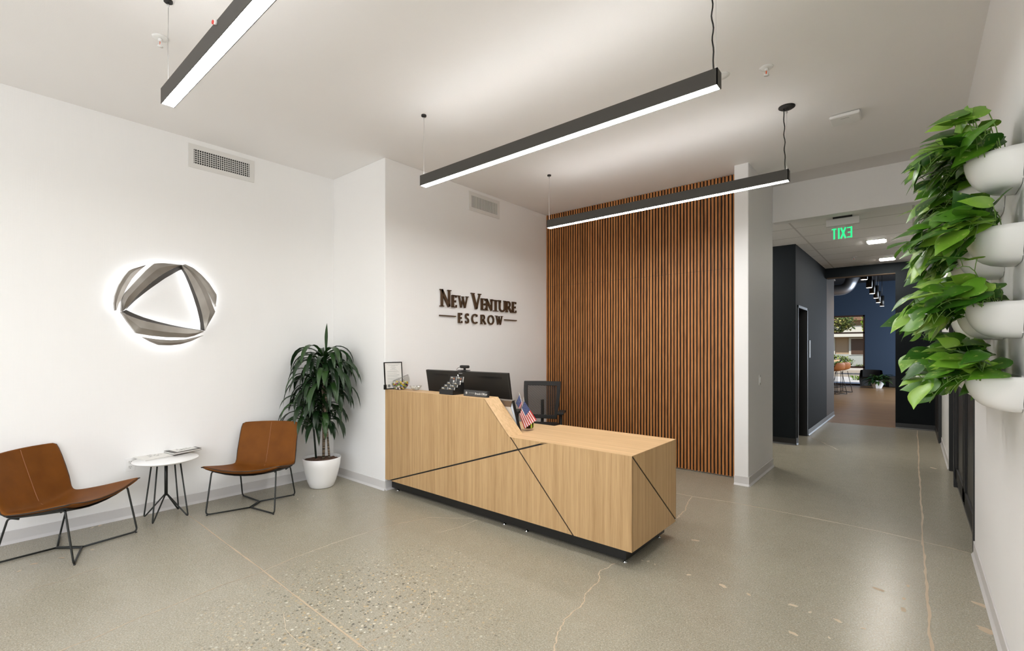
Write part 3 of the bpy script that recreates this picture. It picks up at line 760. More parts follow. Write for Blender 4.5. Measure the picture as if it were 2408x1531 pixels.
for k1, k2 in ((1, 0), (0, 0), (0, 1), (1, 1)):
    p = clip(prof, *side(*L1, bool(k1))); p = clip(p, *side(*L2, bool(k2), .012 if k2 else -.0005))
    if len(p) > 2: child('front_panel', prism(B(), p, 'y', YF, YF + .005), M['oak_v'], dk)
p = [(XLF + .004, ZB + .004), (XE - .004, ZB + .004), (XE - .004, ZL - .022), (-2.545, ZL - .022), (-2.826, ZT - .022), (XLF + .004, ZT - .022)]
child('groove_backing', prism(B(), p, 'y', YF + .005, YF + .021), M['black'], dk)
core = B(); prism(core, [(XLF + .002, ZB), (-2.56, ZB), (-2.56, ZL - .01), (-2.83, ZT - .004), (XLF + .002, ZT - .004)], 'y', YF + .022, 3.14)
child('counter_wall', core, M['oak_v'], dk)
child('counter_top', bx(XLF, -2.812, YF, 3.145, ZT - .003, ZT), M['oak_h'], dk)
child('sloped_cap', prism(B(), [(-2.812, ZT), (-2.531, ZL), (-2.5335, ZL - .004), (-2.816, ZT - .004)], 'y', YF, 3.145), M['oak_h'], dk)
child('low_top', prism(B(), [(-2.532, YF), (XE, YF), (XE, YB), (-2.558, YB), (-2.558, 3.146), (-2.532, 3.146)], 'z', ZL - .003, ZL), M['oak_h'], dk)
child('work_surface', bx(XLF + .003, -2.56, 3.141, YB, .728, .753), M['oak_h'], dk)
child('cabinet_body', bx(-2.48, XE - .02, YF + .023, YB - .003, ZB, ZL - .004), M['oak_v'], dk)
E1 = ((YF, ZL), (YB, .128)); ep = [(YF + .0005, ZB), (YB, ZB), (YB, ZL - .003), (YF + .0005, ZL - .003)]
for k in (True, False): child('end_panel', prism(B(), clip(ep, *side(*E1, k)), 'x', XE - .005, XE), M['oak_v'], dk)
child('groove_backing', bx(XE - .0195, XE - .0055, YF + .02, YB - .004, ZB + .003, ZL - .005), M['black'], dk)
child('plinth', bx(XLF + .02, -1.523, 3.035, 3.70, .024, ZB), M['black'], dk, bevel=.003)
for px, py in ((929, 1158), (1185, 1236), (1239, 1252), (1474, 1326), (1557, 1268)):
    q = on_z(px, py - 2, 0); q.y = max(q.y, 3.052); q.x = min(q.x, -1.54); f = B(); lathe(f, [(.016, 0), (.016, .005), (.006, .008), (.006, .026)], 16, (q.x, q.y, .0003)); child('levelling_foot', f, M['chrome'], dk)
for x, y in ((-4.1, 3.6), (-2.9, 3.65)):
    f = B(); lathe(f, [(.016, 0), (.016, .005), (.006, .008), (.006, .026)], 16, (x, y, .0003)); child('levelling_foot', f, M['chrome'], dk)
# knee-side support panel
child('support_panel', bx(XLF + .004, XLF + .024, 3.141, YB - .01, .12, .728), M['oak_v'], dk)

# things on the desk
mo = thing('computer_monitor', 'very wide black monitor seen from behind on the reception desk', 'monitor', (-3.44, 3.45, .753))
T = Matrix.Translation((-3.44, 3.405, .93)) @ Matrix.Rotation(math.radians(10), 4, 'X')
def mbox(*a): return box(B(), *a, M4=T)
child('shell', mbox(-.582, .582, -.018, .012, -.03, .342), M['screenback'], mo, bevel=.005)
child('screen', mbox(-.575, .575, .012, .015, -.022, .335), M['black'], mo)
for a, b_ in ((-.44, -.24), (.20, .50)): child('vent', mbox(a, b_, -.0195, -.018, .285, .305), M['black'], mo)
child('maker_badge', mbox(-.07, -.02, -.0192, -.0178, .318, .326), M['ink'], mo)
nk = mbox(-.05, .05, -.07, -.018, -.02, .16); child('neck_mount', nk, M['screenback'], mo)
child('stand_post', bx(-3.48, -3.40, 3.40, 3.46, .775, 1.05), M['blackmatte'], mo)
child('stand_foot', bx(-3.60, -3.28, 3.32, 3.56, .754, .776), M['blackmatte'], mo, bevel=.004)
cbl = B(); tube(cbl, [T @ Vector(v) for v in ((-.075, -.03, .31), (-.06, -.036, .26), (-.05, -.034, .22), (-.045, -.03, .15))], .006, 8); child('white_cable', cbl, M['whitepl'], mo)
wc = thing('webcam', 'small black webcam clipped on top of the wide monitor', 'webcam', (-3.43, 3.35, 1.27))
T2 = Matrix.Translation((-3.43, 3.335, 1.268))
child('camera_body', box(B(), -.052, .052, -.022, .022, .028, .058, M4=T2), M['blackmatte'], wc, bevel=.009)
child('clip_foot', box(B(), -.075, .05, -.03, .03, .004, .010, M4=T2), M['blackmatte'], wc)
b_ = B(); tube(b_, [T2 @ Vector((0, 0, .006)), T2 @ Vector((0, 0, .032))], .012, 10); child('pivot', b_, M['blackmatte'], wc)
b_ = B(); tube(b_, rounded([T2 @ Vector(v) for v in ((-.05, -.02, .04), (-.085, -.03, .02), (-.09, -.035, -.05), (-.07, -.03, -.10))], .02), .002, 6); child('cable', b_, M['blackmatte'], wc)

def facing(name, label, cat, c, u, **kw):
    """empty whose local x runs along u (horizontal), local -y faces the viewer"""
    return thing(name, label, cat, c, math.atan2(u[1], u[0]), **kw)
# framed certificate
p = on_z(924, 915, ZT); u = (_R[0] * .66 + _F[0] * .75, _R[1] * .66 + _F[1] * .75)
fr = facing('document_frame', 'black framed certificate standing at the left end of the counter', 'picture frame', (p.x, p.y + .02, ZT), u)
def lb(par, name, m, *a, tilt=-8, **kw):
    bm = box(B(), *a, M4=Matrix.Rotation(math.radians(tilt), 4, 'X')); return obj(name, bm, m, par, **kw)
w = .112; h_ = .285
for a in ((-w, w, 0, .012, .001, .010), (-w, w, 0, .012, h_ - .009, h_), (-w, -w + .009, 0, .012, .0105, h_ - .0095), (w - .009, w, 0, .012, .0105, h_ - .0095)): lb(fr, 'frame_rail', M['black'], *a, tilt=-5)
pg = lb(fr, 'certificate', M['paper'], -w + .0095, w - .0095, .004, .008, .0105, h_ - .0095, tilt=-5)
q = B()
for i, (z, s) in enumerate([(.262, .16), (.247, .12), (.240, .05), (.226, .07), (.215, .04), (.205, .08), (.19, .13), (.18, .15), (.165, .12), (.15, .15), (.14, .15), (.13, .13), (.115, .15), (.105, .14), (.095, .15), (.08, .12), (.07, .14), (.055, .12)]):
    box(q, -s / 2 if i < 6 else -.078, s / 2 if i < 6 else -.078 + s, .0030, .0038, z, z + .0022, M4=Matrix.Rotation(math.radians(-5), 4, 'X'))
obj('print_lines', q, M['ink'], fr)
q = B(); lathe(q, [(.016, 0), (.013, 0)], 24); bmesh.ops.transform(q, verts=q.verts, matrix=Matrix.Rotation(math.radians(-5), 4, 'X') @ Matrix.Translation((-.062, .0032, .036)) @ Matrix.Rotation(math.pi / 2, 4, 'X')); obj('seal', q, M['ink'], fr)
obj('easel_leg', bx(-.03, .03, .015, .07, .0005, .006), M['black'], fr); obj('corner_foot', bx(-w - .008, -w + .012, -.004, .02, .0005, .05), M['black'], fr)

# candy bowl (glass, slanted rim)
p = on_z(929, 917, ZT); bo = thing('candy_bowl', 'clear glass bowl with slanted rim on the counter beside the certificate', 'bowl', (p.x, p.y + .07, ZT))
def bowl_mesh(r_foot, r_mid, r_top, hl, hr, seg=40, t=.003):
    bm = B(); du = Vector((_R[0], _R[1]))
    def ring(k, off):
        out = []
        for i in range(seg):
            a = 2 * math.pi * i / seg; c = Vector((math.cos(a), math.sin(a))); e = (c.dot(du) + 1) / 2; hh = hl + (hr - hl) * e
            r = (r_foot * (1 - k) ** 2 + 2 * r_mid * k * (1 - k) + r_top * k * k) - off; out.append(bm.verts.new((c.x * r, c.y * r, .003 + off * .6 + hh * k)))
        return out
    rings = [ring(k / 10, 0) for k in range(11)] + [ring(k / 10, t) for k in range(10, -1, -1)]
    for a, b in zip(rings, rings[1:]):
        for i in range(seg): f = bm.faces.new((a[i], a[(i + 1) % seg], b[(i + 1) % seg], b[i])); f.smooth = True
    bm.faces.new(rings[0]); bm.faces.new(rings[-1]); return bm
obj('glass_wall', bowl_mesh(.052, .118, .078, .085, .152), M['bowl_glass'], bo)
rim = B(); pts = []
for i in range(41):
    a = 2 * math.pi * i / 40; e = (math.cos(a) * _R[0] + math.sin(a) * _R[1] + 1) / 2; pts.append((.078 * math.cos(a), .078 * math.sin(a), .003 + .085 + .067 * e))
tube(rim, pts, .0014, 6, cap=False); obj('rim', rim, mat('glass_rim', (.25, .25, .25), .1), bo)
cand = B(); cols = [(.70, .40, .02), (.75, .55, .05), (.02, .02, .10), (.35, .02, .02), (.05, .16, .35), (.30, .42, .08), (.10, .03, .12), (.8, .75, .7)]
cm = [mat('candy_wrapper', c, .25) for c in cols]
for i in range(150):
    z = random.uniform(.012, .078); rr = (.05 + z * .42) * math.sqrt(random.random()); a = random.uniform(0, 6.28); s = .009
    box(cand, -s * 1.3, s * 1.3, -s * .8, s * .8, -s * .6, s * .6, mi=random.randrange(len(cm)), M4=Matrix.Translation((rr * math.cos(a), rr * math.sin(a), z)) @ Matrix.Rotation(random.uniform(0, 6), 4, Vector((random.random(), random.random(), random.random())).normalized()))
o = obj('wrapped_candies', cand, cm); o.location = bo.location; tag(o, 'colourful wrapped candies filling the slanted glass bowl', 'candy', kind='stuff')
# small dish
p = on_z(970, 919, ZT); di = thing('glass_dish', 'small clear glass dish with white mints beside the candy bowl', 'dish', (p.x, p.y + .04, ZT))
obj('dish_wall', bowl_mesh(.03, .05, .064, .044, .046, 12), M['bowl_glass'], di)
mi_ = B()
for i in range(34):
    z = random.uniform(.012, .04); rr = (.022 + z * .6) * math.sqrt(random.random()); a = random.uniform(0, 6.28)
    box(mi_, -.008, .008, -.006, .006, -.004, .004, M4=Matrix.Translation((rr * math.cos(a), rr * math.sin(a), z)) @ Matrix.Rotation(random.uniform(0, 6), 4, Vector((random.random(), random.random(), .3)).normalized()))
o = obj('white_mints', mi_, M['paper']); o.location = di.location; tag(o, 'white mints heaped in the small glass dish', 'candy', kind='stuff')

# business card holder
ch = thing('business_card_holder', 'black tiered business card holder on the counter', 'card holder', (-3.31, 3.05, ZT))
x0, x1 = -3.41, -3.225
stp = B()
for k in range(4): box(stp, x0, x1, 2.985 + .036 * k, 2.985 + .036 * (k + 1), ZT + .0003, ZT + .045 + .022 * k)
child('tiered_body', stp, M['black'], ch)
for c in range(2):
    for k in range(4):
        xa_ = x0 + .004 + c * .093; y = 2.985 + .036 * k + .012; z = ZT + .018 + .022 * k; hh = .052 if k < 3 else .080
        T3 = Matrix.Translation((xa_, y, z)) @ Matrix.Rotation(math.radians(-12), 4, 'X')
        child('card_stack', box(B(), 0, .084, 0, .010, 0, hh, M4=T3), M['paper'], ch)
        child('card_face', box(B(), 0, .084, -.001, -.0002, 0, hh, M4=T3), M['dark_ink'], ch)
        child('card_name', box(B(), .012, .04, -.0016, -.0011, hh - .014, hh - .009, M4=T3), M['paper'], ch)
        child('card_line', box(B(), .010, .05, -.0016, -.0011, hh - .021, hh - .018, M4=T3), M['gold'], ch)
        if k == 3:
            q = B(); lathe(q, [(.0, 0), (.011, .0)], 14, sy=1.35); bmesh.ops.transform(q, verts=q.verts, matrix=T3 @ Matrix.Translation((.058, -.0014, .055)) @ Matrix.Rotation(math.pi / 2, 4, 'X')); child('portrait_head', q, M['skin'], ch)
            child('portrait_shirt', box(B(), .048, .068, -.0017, -.0012, .026, .040, M4=T3), M['paper'], ch)
# name plate
npl = thing('desk_name_plate', 'black desk name plate reading Branch Officer at the edge of the counter', 'name plate', (-3.0, 3.02, ZT))
x0 = on_y(1090, 928, 3.02).x; x1 = on_y(1145, 933, 3.02).x
T4 = Matrix.Translation((x0, 3.02, ZT + .0005)) @ Matrix.Rotation(math.radians(-6), 4, 'X'); wd = x1 - x0
child('acrylic_block', box(B(), 0, wd, 0, .03, 0, .056, M4=T4), mat('dark_acrylic', (.03, .03, .03), .1), npl, bevel=.001)
child('plate_face', box(B(), .012, wd - .012, -.0008, 0, .005, .051, M4=T4), M['dark_ink'], npl)
FM = T4 @ Matrix.Translation((wd * .49, -.0012, .019)) @ Matrix.Rotation(math.pi / 2, 4, 'X')
inv = (Matrix.Translation(npl.location)).inverted()
text_mesh('plate_text', 'Branch Officer', .0255, M['paper'], npl, inv @ FM, .0003)
FM2 = T4 @ Matrix.Translation((wd * .225, -.0012, .027)) @ Matrix.Rotation(math.pi / 2, 4, 'X')
text_mesh('small_text', 'NEW VENTURE', .0095, M['ink'], npl, inv @ FM2, .0003)
q = B(); lathe(q, [(.0115, 0), (.0065, 0)], 24); bmesh.ops.transform(q, verts=q.verts, matrix=T4 @ Matrix.Translation((.036, -.0012, .028)) @ Matrix.Rotation(math.pi / 2, 4, 'X')); child('round_mark', q, M['paper'], npl)

# file holder standing behind the sloped cap
fh = thing('file_holder', 'upright file holder with beige front and black edge behind the sloped counter', 'file holder', (-2.8, 3.2, ZL))
P_br, P_tr = (-2.585, ZL + .002), (-2.665, 1.035); ya, yb_ = 3.16, 3.20
fp = [(-2.93, ZL - .015), P_br, P_tr, (-3.0, 1.035)]
child('front_board', prism(B(), [(-2.93, .756), (P_br[0], ZL + .002), (P_tr[0] - .02, .985), (-3.0, .985)], 'y', ya, ya + .004), mat('beige_board', (.60, .54, .47), .6), fh)
child('wood_strip', prism(B(), [(-3.0, .985), (P_tr[0] - .016, .985), P_tr, (-3.0, 1.035)], 'y', ya - .001, ya + .006), mat('dark_oak_strip', (.13, .085, .055), .5), fh)
child('label_tag', bx(-2.86, -2.835, ya - .003, ya - .001, .975, 1.02), M['paper'], fh)
child('side_edge', prism(B(), [(P_br[0], ZL + .001), (P_br[0] + .006, ZL + .001), (P_tr[0] + .006, 1.04), (P_tr[0] - .002, 1.04)], 'y', ya - .002, yb_ - .012), M['black'], fh)
child('pages', prism(B(), [(-2.92, .757), (P_br[0] - .002, ZL + .004), (P_tr[0] - .004, 1.028), (-2.98, 1.028)], 'y', ya + .008, yb_ - .016), mat('pale_blue_paper', (.55, .62, .72), .5), fh)
child('top_cap', bx(-3.0, P_tr[0] + .006, ya - .004, yb_, 1.036, 1.044), mat('grey_cap', (.20, .18, .165), .4), fh)
child('note', bx(-2.71, -2.665, ya - .004, ya - .0015, .83, .89), M['paper'], fh)

# pen cup and two small flags
p = on_z(1238, 1008, ZL); cup = Vector((p.x, p.y + .03, ZL))
pc = thing('pen_cup', 'small dark glass cup holding two little flags on the low desk top', 'cup', tuple(cup))
b_ = B(); lathe(b_, [(.0, .002), (.040, .002), (.044, .03), (.042, .062), (.039, .062), (.041, .03), (.036, .006), (0, .006)], 28); obj('cup_wall', b_, glass('amber_glass', (.32, .2, .12)), pc)
b_ = B()
for a in range(5): box(b_, -.006, .006, -.002, .002, .0, .045, M4=Matrix.Rotation(a * 1.26, 4, 'Z') @ Matrix.Translation((0, -.0455, .008)))
obj('colour_bands', b_, mat('lime_paint', (.45, .6, .05), .5), pc)
RED, WHT, BLU = mat('flag_red', (.55, .012, .022), .6), mat('flag_white', (.80, .78, .76), .6), mat('flag_blue', (.012, .035, .16), .6)
def vp(px, py, d):  # point on the sight line of a pixel at depth d
    r = ray(px, py); return Vector((0, 0, EYE)) + r * d
def flag(label, A, Bq, C, D, d, pole, wave, cu=.46, cv=7):
    """A hoist top, B fly top, C fly bottom, D hoist bottom, pixel quads at depth d"""
    t = thing('small_flag', label, 'flag', tuple(cup + Vector((0, 0, .006))), group='small stars and stripes flags in the cup')
    qa = [vp(*x, d) for x in (A, Bq, C, D)]; nrm = Vector((_F[0], _F[1], 0)); bm = B(); nx, ny = 28, 26; g = []
    for i in range(nx + 1):
        for k in range(ny + 1):
            u, v = i / nx, k / ny; q = (qa[0] * (1 - u) + qa[1] * u) * (1 - v) + (qa[3] * (1 - u) + qa[2] * u) * v
            g.append(bm.verts.new(q + nrm * (.006 * wave * math.sin(u * 9 + v * 2) * (.2 + u))))
    for i in range(nx):
        for k in range(ny):
            f = bm.faces.new((g[i * (ny + 1) + k], g[(i + 1) * (ny + 1) + k], g[(i + 1) * (ny + 1) + k + 1], g[i * (ny + 1) + k + 1])); f.smooth = True
            st = k // 2; f.material_index = 2 if (i < nx * cu and st < cv) else (0 if st % 2 == 0 else 1)
    child('cloth', bm, [RED, WHT, BLU], t)
    sb = B()
    for r in range(9):
        for c in range(6 if r % 2 == 0 else 5):
            u = cu * (c + (.5 if r % 2 == 0 else 1.0)) / 6.0; v = cv / 13 * (r + .5) / 9.0
            q = (qa[0] * (1 - u) + qa[1] * u) * (1 - v) + (qa[3] * (1 - u) + qa[2] * u) * v
            q = q + nrm * (.006 * wave * math.sin(u * 9 + v * 2) * (.2 + u))
            for sgn in (-.0008, .0008):
                pts = []
                for s in range(10):
                    a = math.pi / 2 + s * math.pi / 5; rr = .0021 if s % 2 == 0 else .001
                    pts.append(q + nrm * sgn + Vector((_R[0], _R[1], 0)) * rr * math.cos(a) + Vector((0, 0, 1)) * rr * math.sin(a))
                poly(sb, pts)
    child('stars', sb, WHT, t)
    pb = B(); top = vp(*pole, d) - nrm * .001; bot = cup + Vector((0, 0, .008)); tube(pb, [bot, top], .0016, 6); child('stick', pb, WHT, t)
    fb = B(); lathe(fb, [(0, -.004), (.004, 0), (0, .006)], 8, tuple(top)); child('finial', fb, mat('gold_tip', (.75, .7, .55), .3, .5), t)
dcup = (cup - Vector((0, 0, EYE))).dot(Vector((_F[0], _F[1], 0)))
flag('small American flag on the right, spread open in front with its stripes showing', (1233, 943), (1262, 988), (1233, 1008), (1222, 975), dcup - .045, (1231.5, 936), .8)
flag('small American flag on the left, folded with its blue starry corner on top', (1221.5, 928), (1213, 948), (1222, 962), (1229, 947), dcup + .03, (1221, 924.5), .5, cu=1.0, cv=10)
b_ = B()
for i, (a, m_) in enumerate(((.0, 1), (.006, 0), (.012, 1))):
    pass

# ------------------------------------------------------------------ office chair behind the desk
p = Vector((-3.68, 4.90, 0)); oc = thing('office_chair', 'black mesh back office swivel chair behind the reception desk', 'office chair', tuple(p), math.radians(-62))
# local: faces +x
def meshfab():
    m = bpy.data.materials.new('black_mesh_fabric'); m.use_nodes = True; t = m.node_tree; k = t.nodes
    b = k['Principled BSDF']; b.inputs['Base Color'].default_value = (.02, .018, .016, 1); b.inputs['Roughness'].default_value = .8
    tr = k.new('ShaderNodeBsdfTransparent'); mx = k.new('ShaderNodeMixShader'); tc = k.new('ShaderNodeTexCoord'); mp = k.new('ShaderNodeMapping')
    mp.inputs['Rotation'].default_value = (math.radians(20), 0, 0)
    w = k.new('ShaderNodeTexWave'); w.bands_direction = 'Z'; w.inputs['Scale'].default_value = 24; mr = k.new('ShaderNodeMapRange')
    mr.inputs['To Min'].default_value = .55; mr.inputs['To Max'].default_value = .90
    t.links.new(tc.outputs['Object'], mp.inputs[0]); t.links.new(mp.outputs[0], w.inputs[0]); t.links.new(w.outputs['Fac'], mr.inputs[0]); t.links.new(mr.outputs[0], mx.inputs[0])
    t.links.new(tr.outputs[0], mx.inputs[1]); t.links.new(b.outputs[0], mx.inputs[2]); t.links.new(mx.outputs[0], k['Material Output'].inputs[0]); return m
def back_pt(u, v):
    """u -1..1 across, v 0..1 up"""
    hw = .205 + .045 * math.sin(min(1, v * 1.1) * 1.5); x = -.24 - .06 * v - .05 * v * v + .035 * u * u; return Vector((x, u * hw, .56 + .49 * v))
bm = B(); n = 10; g = [[bm.verts.new(back_pt(-.83 + 1.66 * i / n, .09 + .81 * k / n)) for k in range(n + 1)] for i in range(n + 1)]
for i in range(n):
    for k in range(n): f = bm.faces.new((g[i][k], g[i + 1][k], g[i + 1][k + 1], g[i][k + 1])); f.smooth = True
obj('mesh_back', bm, meshfab(), oc)
bm = B(); ring = [(-1, v / 8) for v in range(9)] + [(u / 8, 1) for u in range(-7, 8)] + [(1, v / 8) for v in range(8, -1, -1)] + [(u / 8, 0) for u in range(7, -8, -1)]
outer = [back_pt(u, v) for u, v in ring]; inner = [back_pt(u * .80, .10 + v * .78) for u, v in ring]; n = len(ring)
vo = [[bm.verts.new(q + Vector((s, 0, 0))) for q in outer] for s in (-.018, .012)]; vi = [[bm.verts.new(q + Vector((s, 0, 0))) for q in inner] for s in (-.018, .012)]
for i in range(n):
    k = (i + 1) % n
    bm.faces.new((vo[0][i], vo[0][k], vi[0][k], vi[0][i])); bm.faces.new((vo[1][i], vi[1][i], vi[1][k], vo[1][k])); bm.faces.new((vo[0][i], vo[1][i], vo[1][k], vo[0][k])); bm.faces.new((vi[0][i], vi[0][k], vi[1][k], vi[1][i]))
obj('back_frame', bm, M['blackmatte'], oc, bevel=.004)
b_ = bx(-.24, .24, -.24, .24, .44, .52); o = obj('seat', b_, M['blackmatte'], oc); mm = o.modifiers.new('b', 'BEVEL'); mm.width = .035; mm.segments = 4
b_ = B(); tube(b_, rounded([(-.10, 0, .44), (-.28, 0, .45), (-.33, 0, .62), (-.32, 0, .80)], .06), .022, 10); obj('back_bracket', b_, M['blackmatte'], oc)
for s in (-1, 1):
    b_ = B(); tube(b_, rounded([(-.02, s * .20, .45), (-.02, s * .285, .46), (-.02, s * .285, .655)], .04), .018, 10); obj('arm_post', b_, M['blackmatte'], oc)
    obj('armrest', bx(-.16, .10, s * .285 - .045, s * .285 + .045, .655, .69), M['blackmatte'], oc, bevel=.012)
b_ = B(); cyl(b_, (0, 0), .028, .12, .44, 20); obj('gas_lift', b_, M['black'], oc)
for i in range(5):
    a = 2 * math.pi * i / 5 + .3; b_ = B(); tube(b_, [(0, 0, .13), (.30 * math.cos(a), .30 * math.sin(a), .085)], .026, 8, r2=.016); leg = obj('base_leg', b_, M['black'], oc)
    b_ = B(); c = Vector((.30 * math.cos(a), .30 * math.sin(a), .0285)); s = Vector((-math.sin(a), math.cos(a), 0)); tube(b_, [c - s * .02, c + s * .02], .028, 16); obj('caster', b_, M['black'], leg)

# ------------------------------------------------------------------ lounge chairs (wire base, leather shell)
rows = [(.268, .392, .262, .430, .300), (.245, .372, .262, .434, .345), (.20, .356, .235, .430, .348), (.10, .338, .12, .405, .338), (-.02, .322, .0, .378, .322), (-.12, .313, -.11, .360, .305), (-.185, .312, -.18, .352, .294),
        (-.222, .335, -.212, .362, .288), (-.245, .385, -.228, .395, .286), (-.275, .47, -.245, .475, .287), (-.305, .56, -.268, .56, .284), (-.332, .64, -.296, .64, .284), (-.352, .705, -.320, .70, .283), (-.362, .738, -.332, .732, .276), (-.366, .750, -.337, .744, .250)]
def lounge_chair(label, c, ang):
    t = thing('lounge_chair', label, 'lounge chair', (c[0], c[1], 0), ang, group='tan leather lounge chairs')
    # local x forward, y left
    bm = B(); n = 14; g = []
    for fc, zc, fe, ze, hw in rows:
        g.append([bm.verts.new((fc + (fe - fc) * u * u, u * hw, zc + (ze - zc) * abs(u) ** 2.2)) for u in ((-1 + 2 * i / n) for i in range(n + 1))])
    for a, b in zip(g, g[1:]):
        for i in range(n): f = bm.faces.new((a[i], a[i + 1], b[i + 1], b[i])); f.smooth = True
    sh = obj('shell', bm, [M['leather'], M['leather']], t, smooth=True)
    so = sh.modifiers.new('thickness', 'SOLIDIFY'); so.thickness = .022; so.offset = 0; sb_ = sh.modifiers.new('smooth', 'SUBSURF'); sb_.levels = 2; sb_.render_levels = 2
    # dark under-shell and piping
    per = []
    for r in rows: per.append(Vector((r[2], -r[4], r[3])))
    top = rows[-1]; per += [Vector((top[0] + (top[2] - top[0]) * u * u, u * top[4], top[1] + (top[3] - top[1]) * abs(u) ** 2.2)) for u in (-.6, -.2, .2, .6)]
    for r in rows[::-1]: per.append(Vector((r[2], r[4], r[3])))
    fr0 = rows[0]; per += [Vector((fr0[0] + (fr0[2] - fr0[0]) * u * u, u * fr0[4], fr0[1] + (fr0[3] - fr0[1]) * abs(u) ** 2.2)) for u in (.6, .2, -.2, -.6)]
    per.append(per[0]); pb = B(); tube(pb, [q + Vector((0, 0, -.005)) for q in per], .0042, 6, cap=False); obj('piping', pb, M['blackmatte'], t)
    seam = B(); tube(seam, [Vector((r[0], 0, r[1])) + (Vector((.0118, 0, .003)) if k > 7 else Vector((.007, 0, .009))) for k, r in enumerate(rows) if 6 <= k <= 13], .0022, 6); obj('seam', seam, M['leather_seam'], t)
    und = B(); gg = []
    for fc, zc, fe, ze, hw in rows[2:8]:
        gg.append([und.verts.new((fc + (fe - fc) * u * u, u * hw * .93, zc + (ze - zc) * abs(u) ** 2.2 - .020)) for u in ((-1 + 2 * i / 8) for i in range(9))])
    for a, b in zip(gg, gg[1:]):
        for i in range(8): und.faces.new((a[i], a[i + 1], b[i + 1], b[i])).smooth = True
    o = obj('under_shell', und, M['blackmatte'], t); s2 = o.modifiers.new('thickness', 'SOLIDIFY'); s2.thickness = .006
    R = .0068; z0 = .0085
    A, Bj = Vector((.091, 0, z0)), Vector((-.094, 0, z0))
    for s in (-1, 1):
        lg = B(); tube(lg, rounded([(.15, s * .25, .352), (.205, s * .285, .383), (.275, s * .30, z0), A + Vector((0, s * .007, 0))], .035, 6), R, 8); obj('leg', lg, M['frame'], t)
        lg = B(); tube(lg, rounded([(-.15, s * .225, .302), (-.205, s * .245, .318), (-.29, s * .26, z0), Bj + Vector((0, s * .007, 0))], .035, 6), R, 8); obj('leg', lg, M['frame'], t)
        br = B(); tube(br, [A + Vector((0, s * .007, 0)), Bj + Vector((0, s * .007, 0))], R, 8); obj('runner', br, M['frame'], t)
        br = B(); tube(br, [(.19, s * .262, .372), (.05, s * .255, .345), (-.20, s * .235, .312)], R * .9, 8); obj('seat_rail', br, M['frame'], t)
    for q in ((.272, .29), (.272, -.29), (-.285, .25), (-.285, -.25)):
        gb = B(); cyl(gb, q, .007, 0.0003, .008, 10); obj('glide', gb, M['black'], t)
    return t
c1 = lounge_chair('tan leather lounge chair at the left edge, cut off by the photo', (-4.825, .592), math.radians(43.3))
c2 = lounge_chair('tan leather lounge chair between the side table and the potted plant', (-4.80, 1.893), math.radians(-46.9))

# ------------------------------------------------------------------ side table and magazines
TC = Vector((-5.038, 1.245, 0)); TZ = .52
st = thing('side_table', 'small round white side table with black hairpin legs between the two lounge chairs', 'side table', tuple(TC))
b_ = B(); lathe(b_, [(.0, TZ - .022), (.20, TZ - .020), (.238, TZ - .006), (.243, TZ), (.240, TZ + .003), (0, TZ + .003)], 64); obj('tabletop', b_, M['white'], st)
b_ = B(); cyl(b_, (0, 0), .013, .20, TZ - .02, 16); obj('centre_post', b_, M['frame'], st)
for sx in (-1, 1):
    for sy in (-1, 1):
        b_ = B(); tube(b_, rounded([(sx * .083, sy * .083, TZ - .018), (sx * .134, sy * .130, .008), (sx * .006, sy * .006, .212)], .028, 6), .0062, 8); obj('leg', b_, M['frame'], st)
b_ = B(); cyl(b_, (0, 0), .11, TZ - .026, TZ - .021, 24); obj('mounting_disc', b_, M['frame'], st)
def book(name, label, cat, pix, z, th, cover, extra=None, edge='paper'):
    P = [on_z(px, py, z + th) for px, py in pix]; c = sum(P, Vector()) / 4; t = thing(name, label, cat, (c.x, c.y, z))
    Q = [(p.x, p.y) for p in P]; cen = Vector((c.x, c.y))
    ins = [tuple(cen + (Vector(q) - cen) * .975) for q in Q]
    child('back_cover', prism(B(), Q, 'z', z, z + .002), cover, t)
    child('pages', prism(B(), ins, 'z', z + .002, z + th - .002), M[edge], t)
    child('cover', prism(B(), Q, 'z', z + th - .002, z + th), cover, t)
    return t, [Vector(q) for q in Q], z + th
zt_ = TZ + .0035
t, Q, zz = book('magazine', 'open white magazine with pale print lying on the left of the side table', 'magazine', [(302, 1072), (375, 1060), (409, 1069), (342, 1083)], zt_, .008, M['paper'])
q = B()
def on_quad(Q, u, v): a = Q[0].lerp(Q[1], u); b = Q[3].lerp(Q[2], u); return a.lerp(b, v)
def qrect(bm, Q, u0, u1, v0, v1, z):
    poly(bm, [(*on_quad(Q, *uv), z) for uv in ((u0, v0), (u1, v0), (u1, v1), (u0, v1))])
for i in range(14): qrect(q, Q, .08 + i * .055, .08 + i * .055 + .04, .10, .20, zz + .0004)
for i in range(18):
    u, v = random.uniform(.3, .75), random.uniform(.35, .7); qrect(q, Q, u, u + .06, v, v + .03, zz + .0004)
child('print', q, M['ink'], t)
t, Q, zz = book('magazine', 'dark covered book with a picture on its cover on the side table', 'book', [(371.5, 1057.5), (435, 1045), (474, 1053.5), (410, 1066)], zt_ + .0085, .016, mat('dark_grey_cover', (.075, .068, .06), .5))
q = B(); qrect(q, Q, .16, .92, .32, .90, zz + .0004); child('picture', q, M['paper'], t)
q = B()
for i in range(22):
    u, v = random.uniform(.3, .8), random.uniform(.45, .75); qrect(q, Q, u, u + .05, v, v + .04, zz + .0008)
for i in range(9): qrect(q, Q, .25 + i * .06, .25 + i * .06 + .045, .10, .22, zz + .0008)
child('print', q, M['ink'], t)

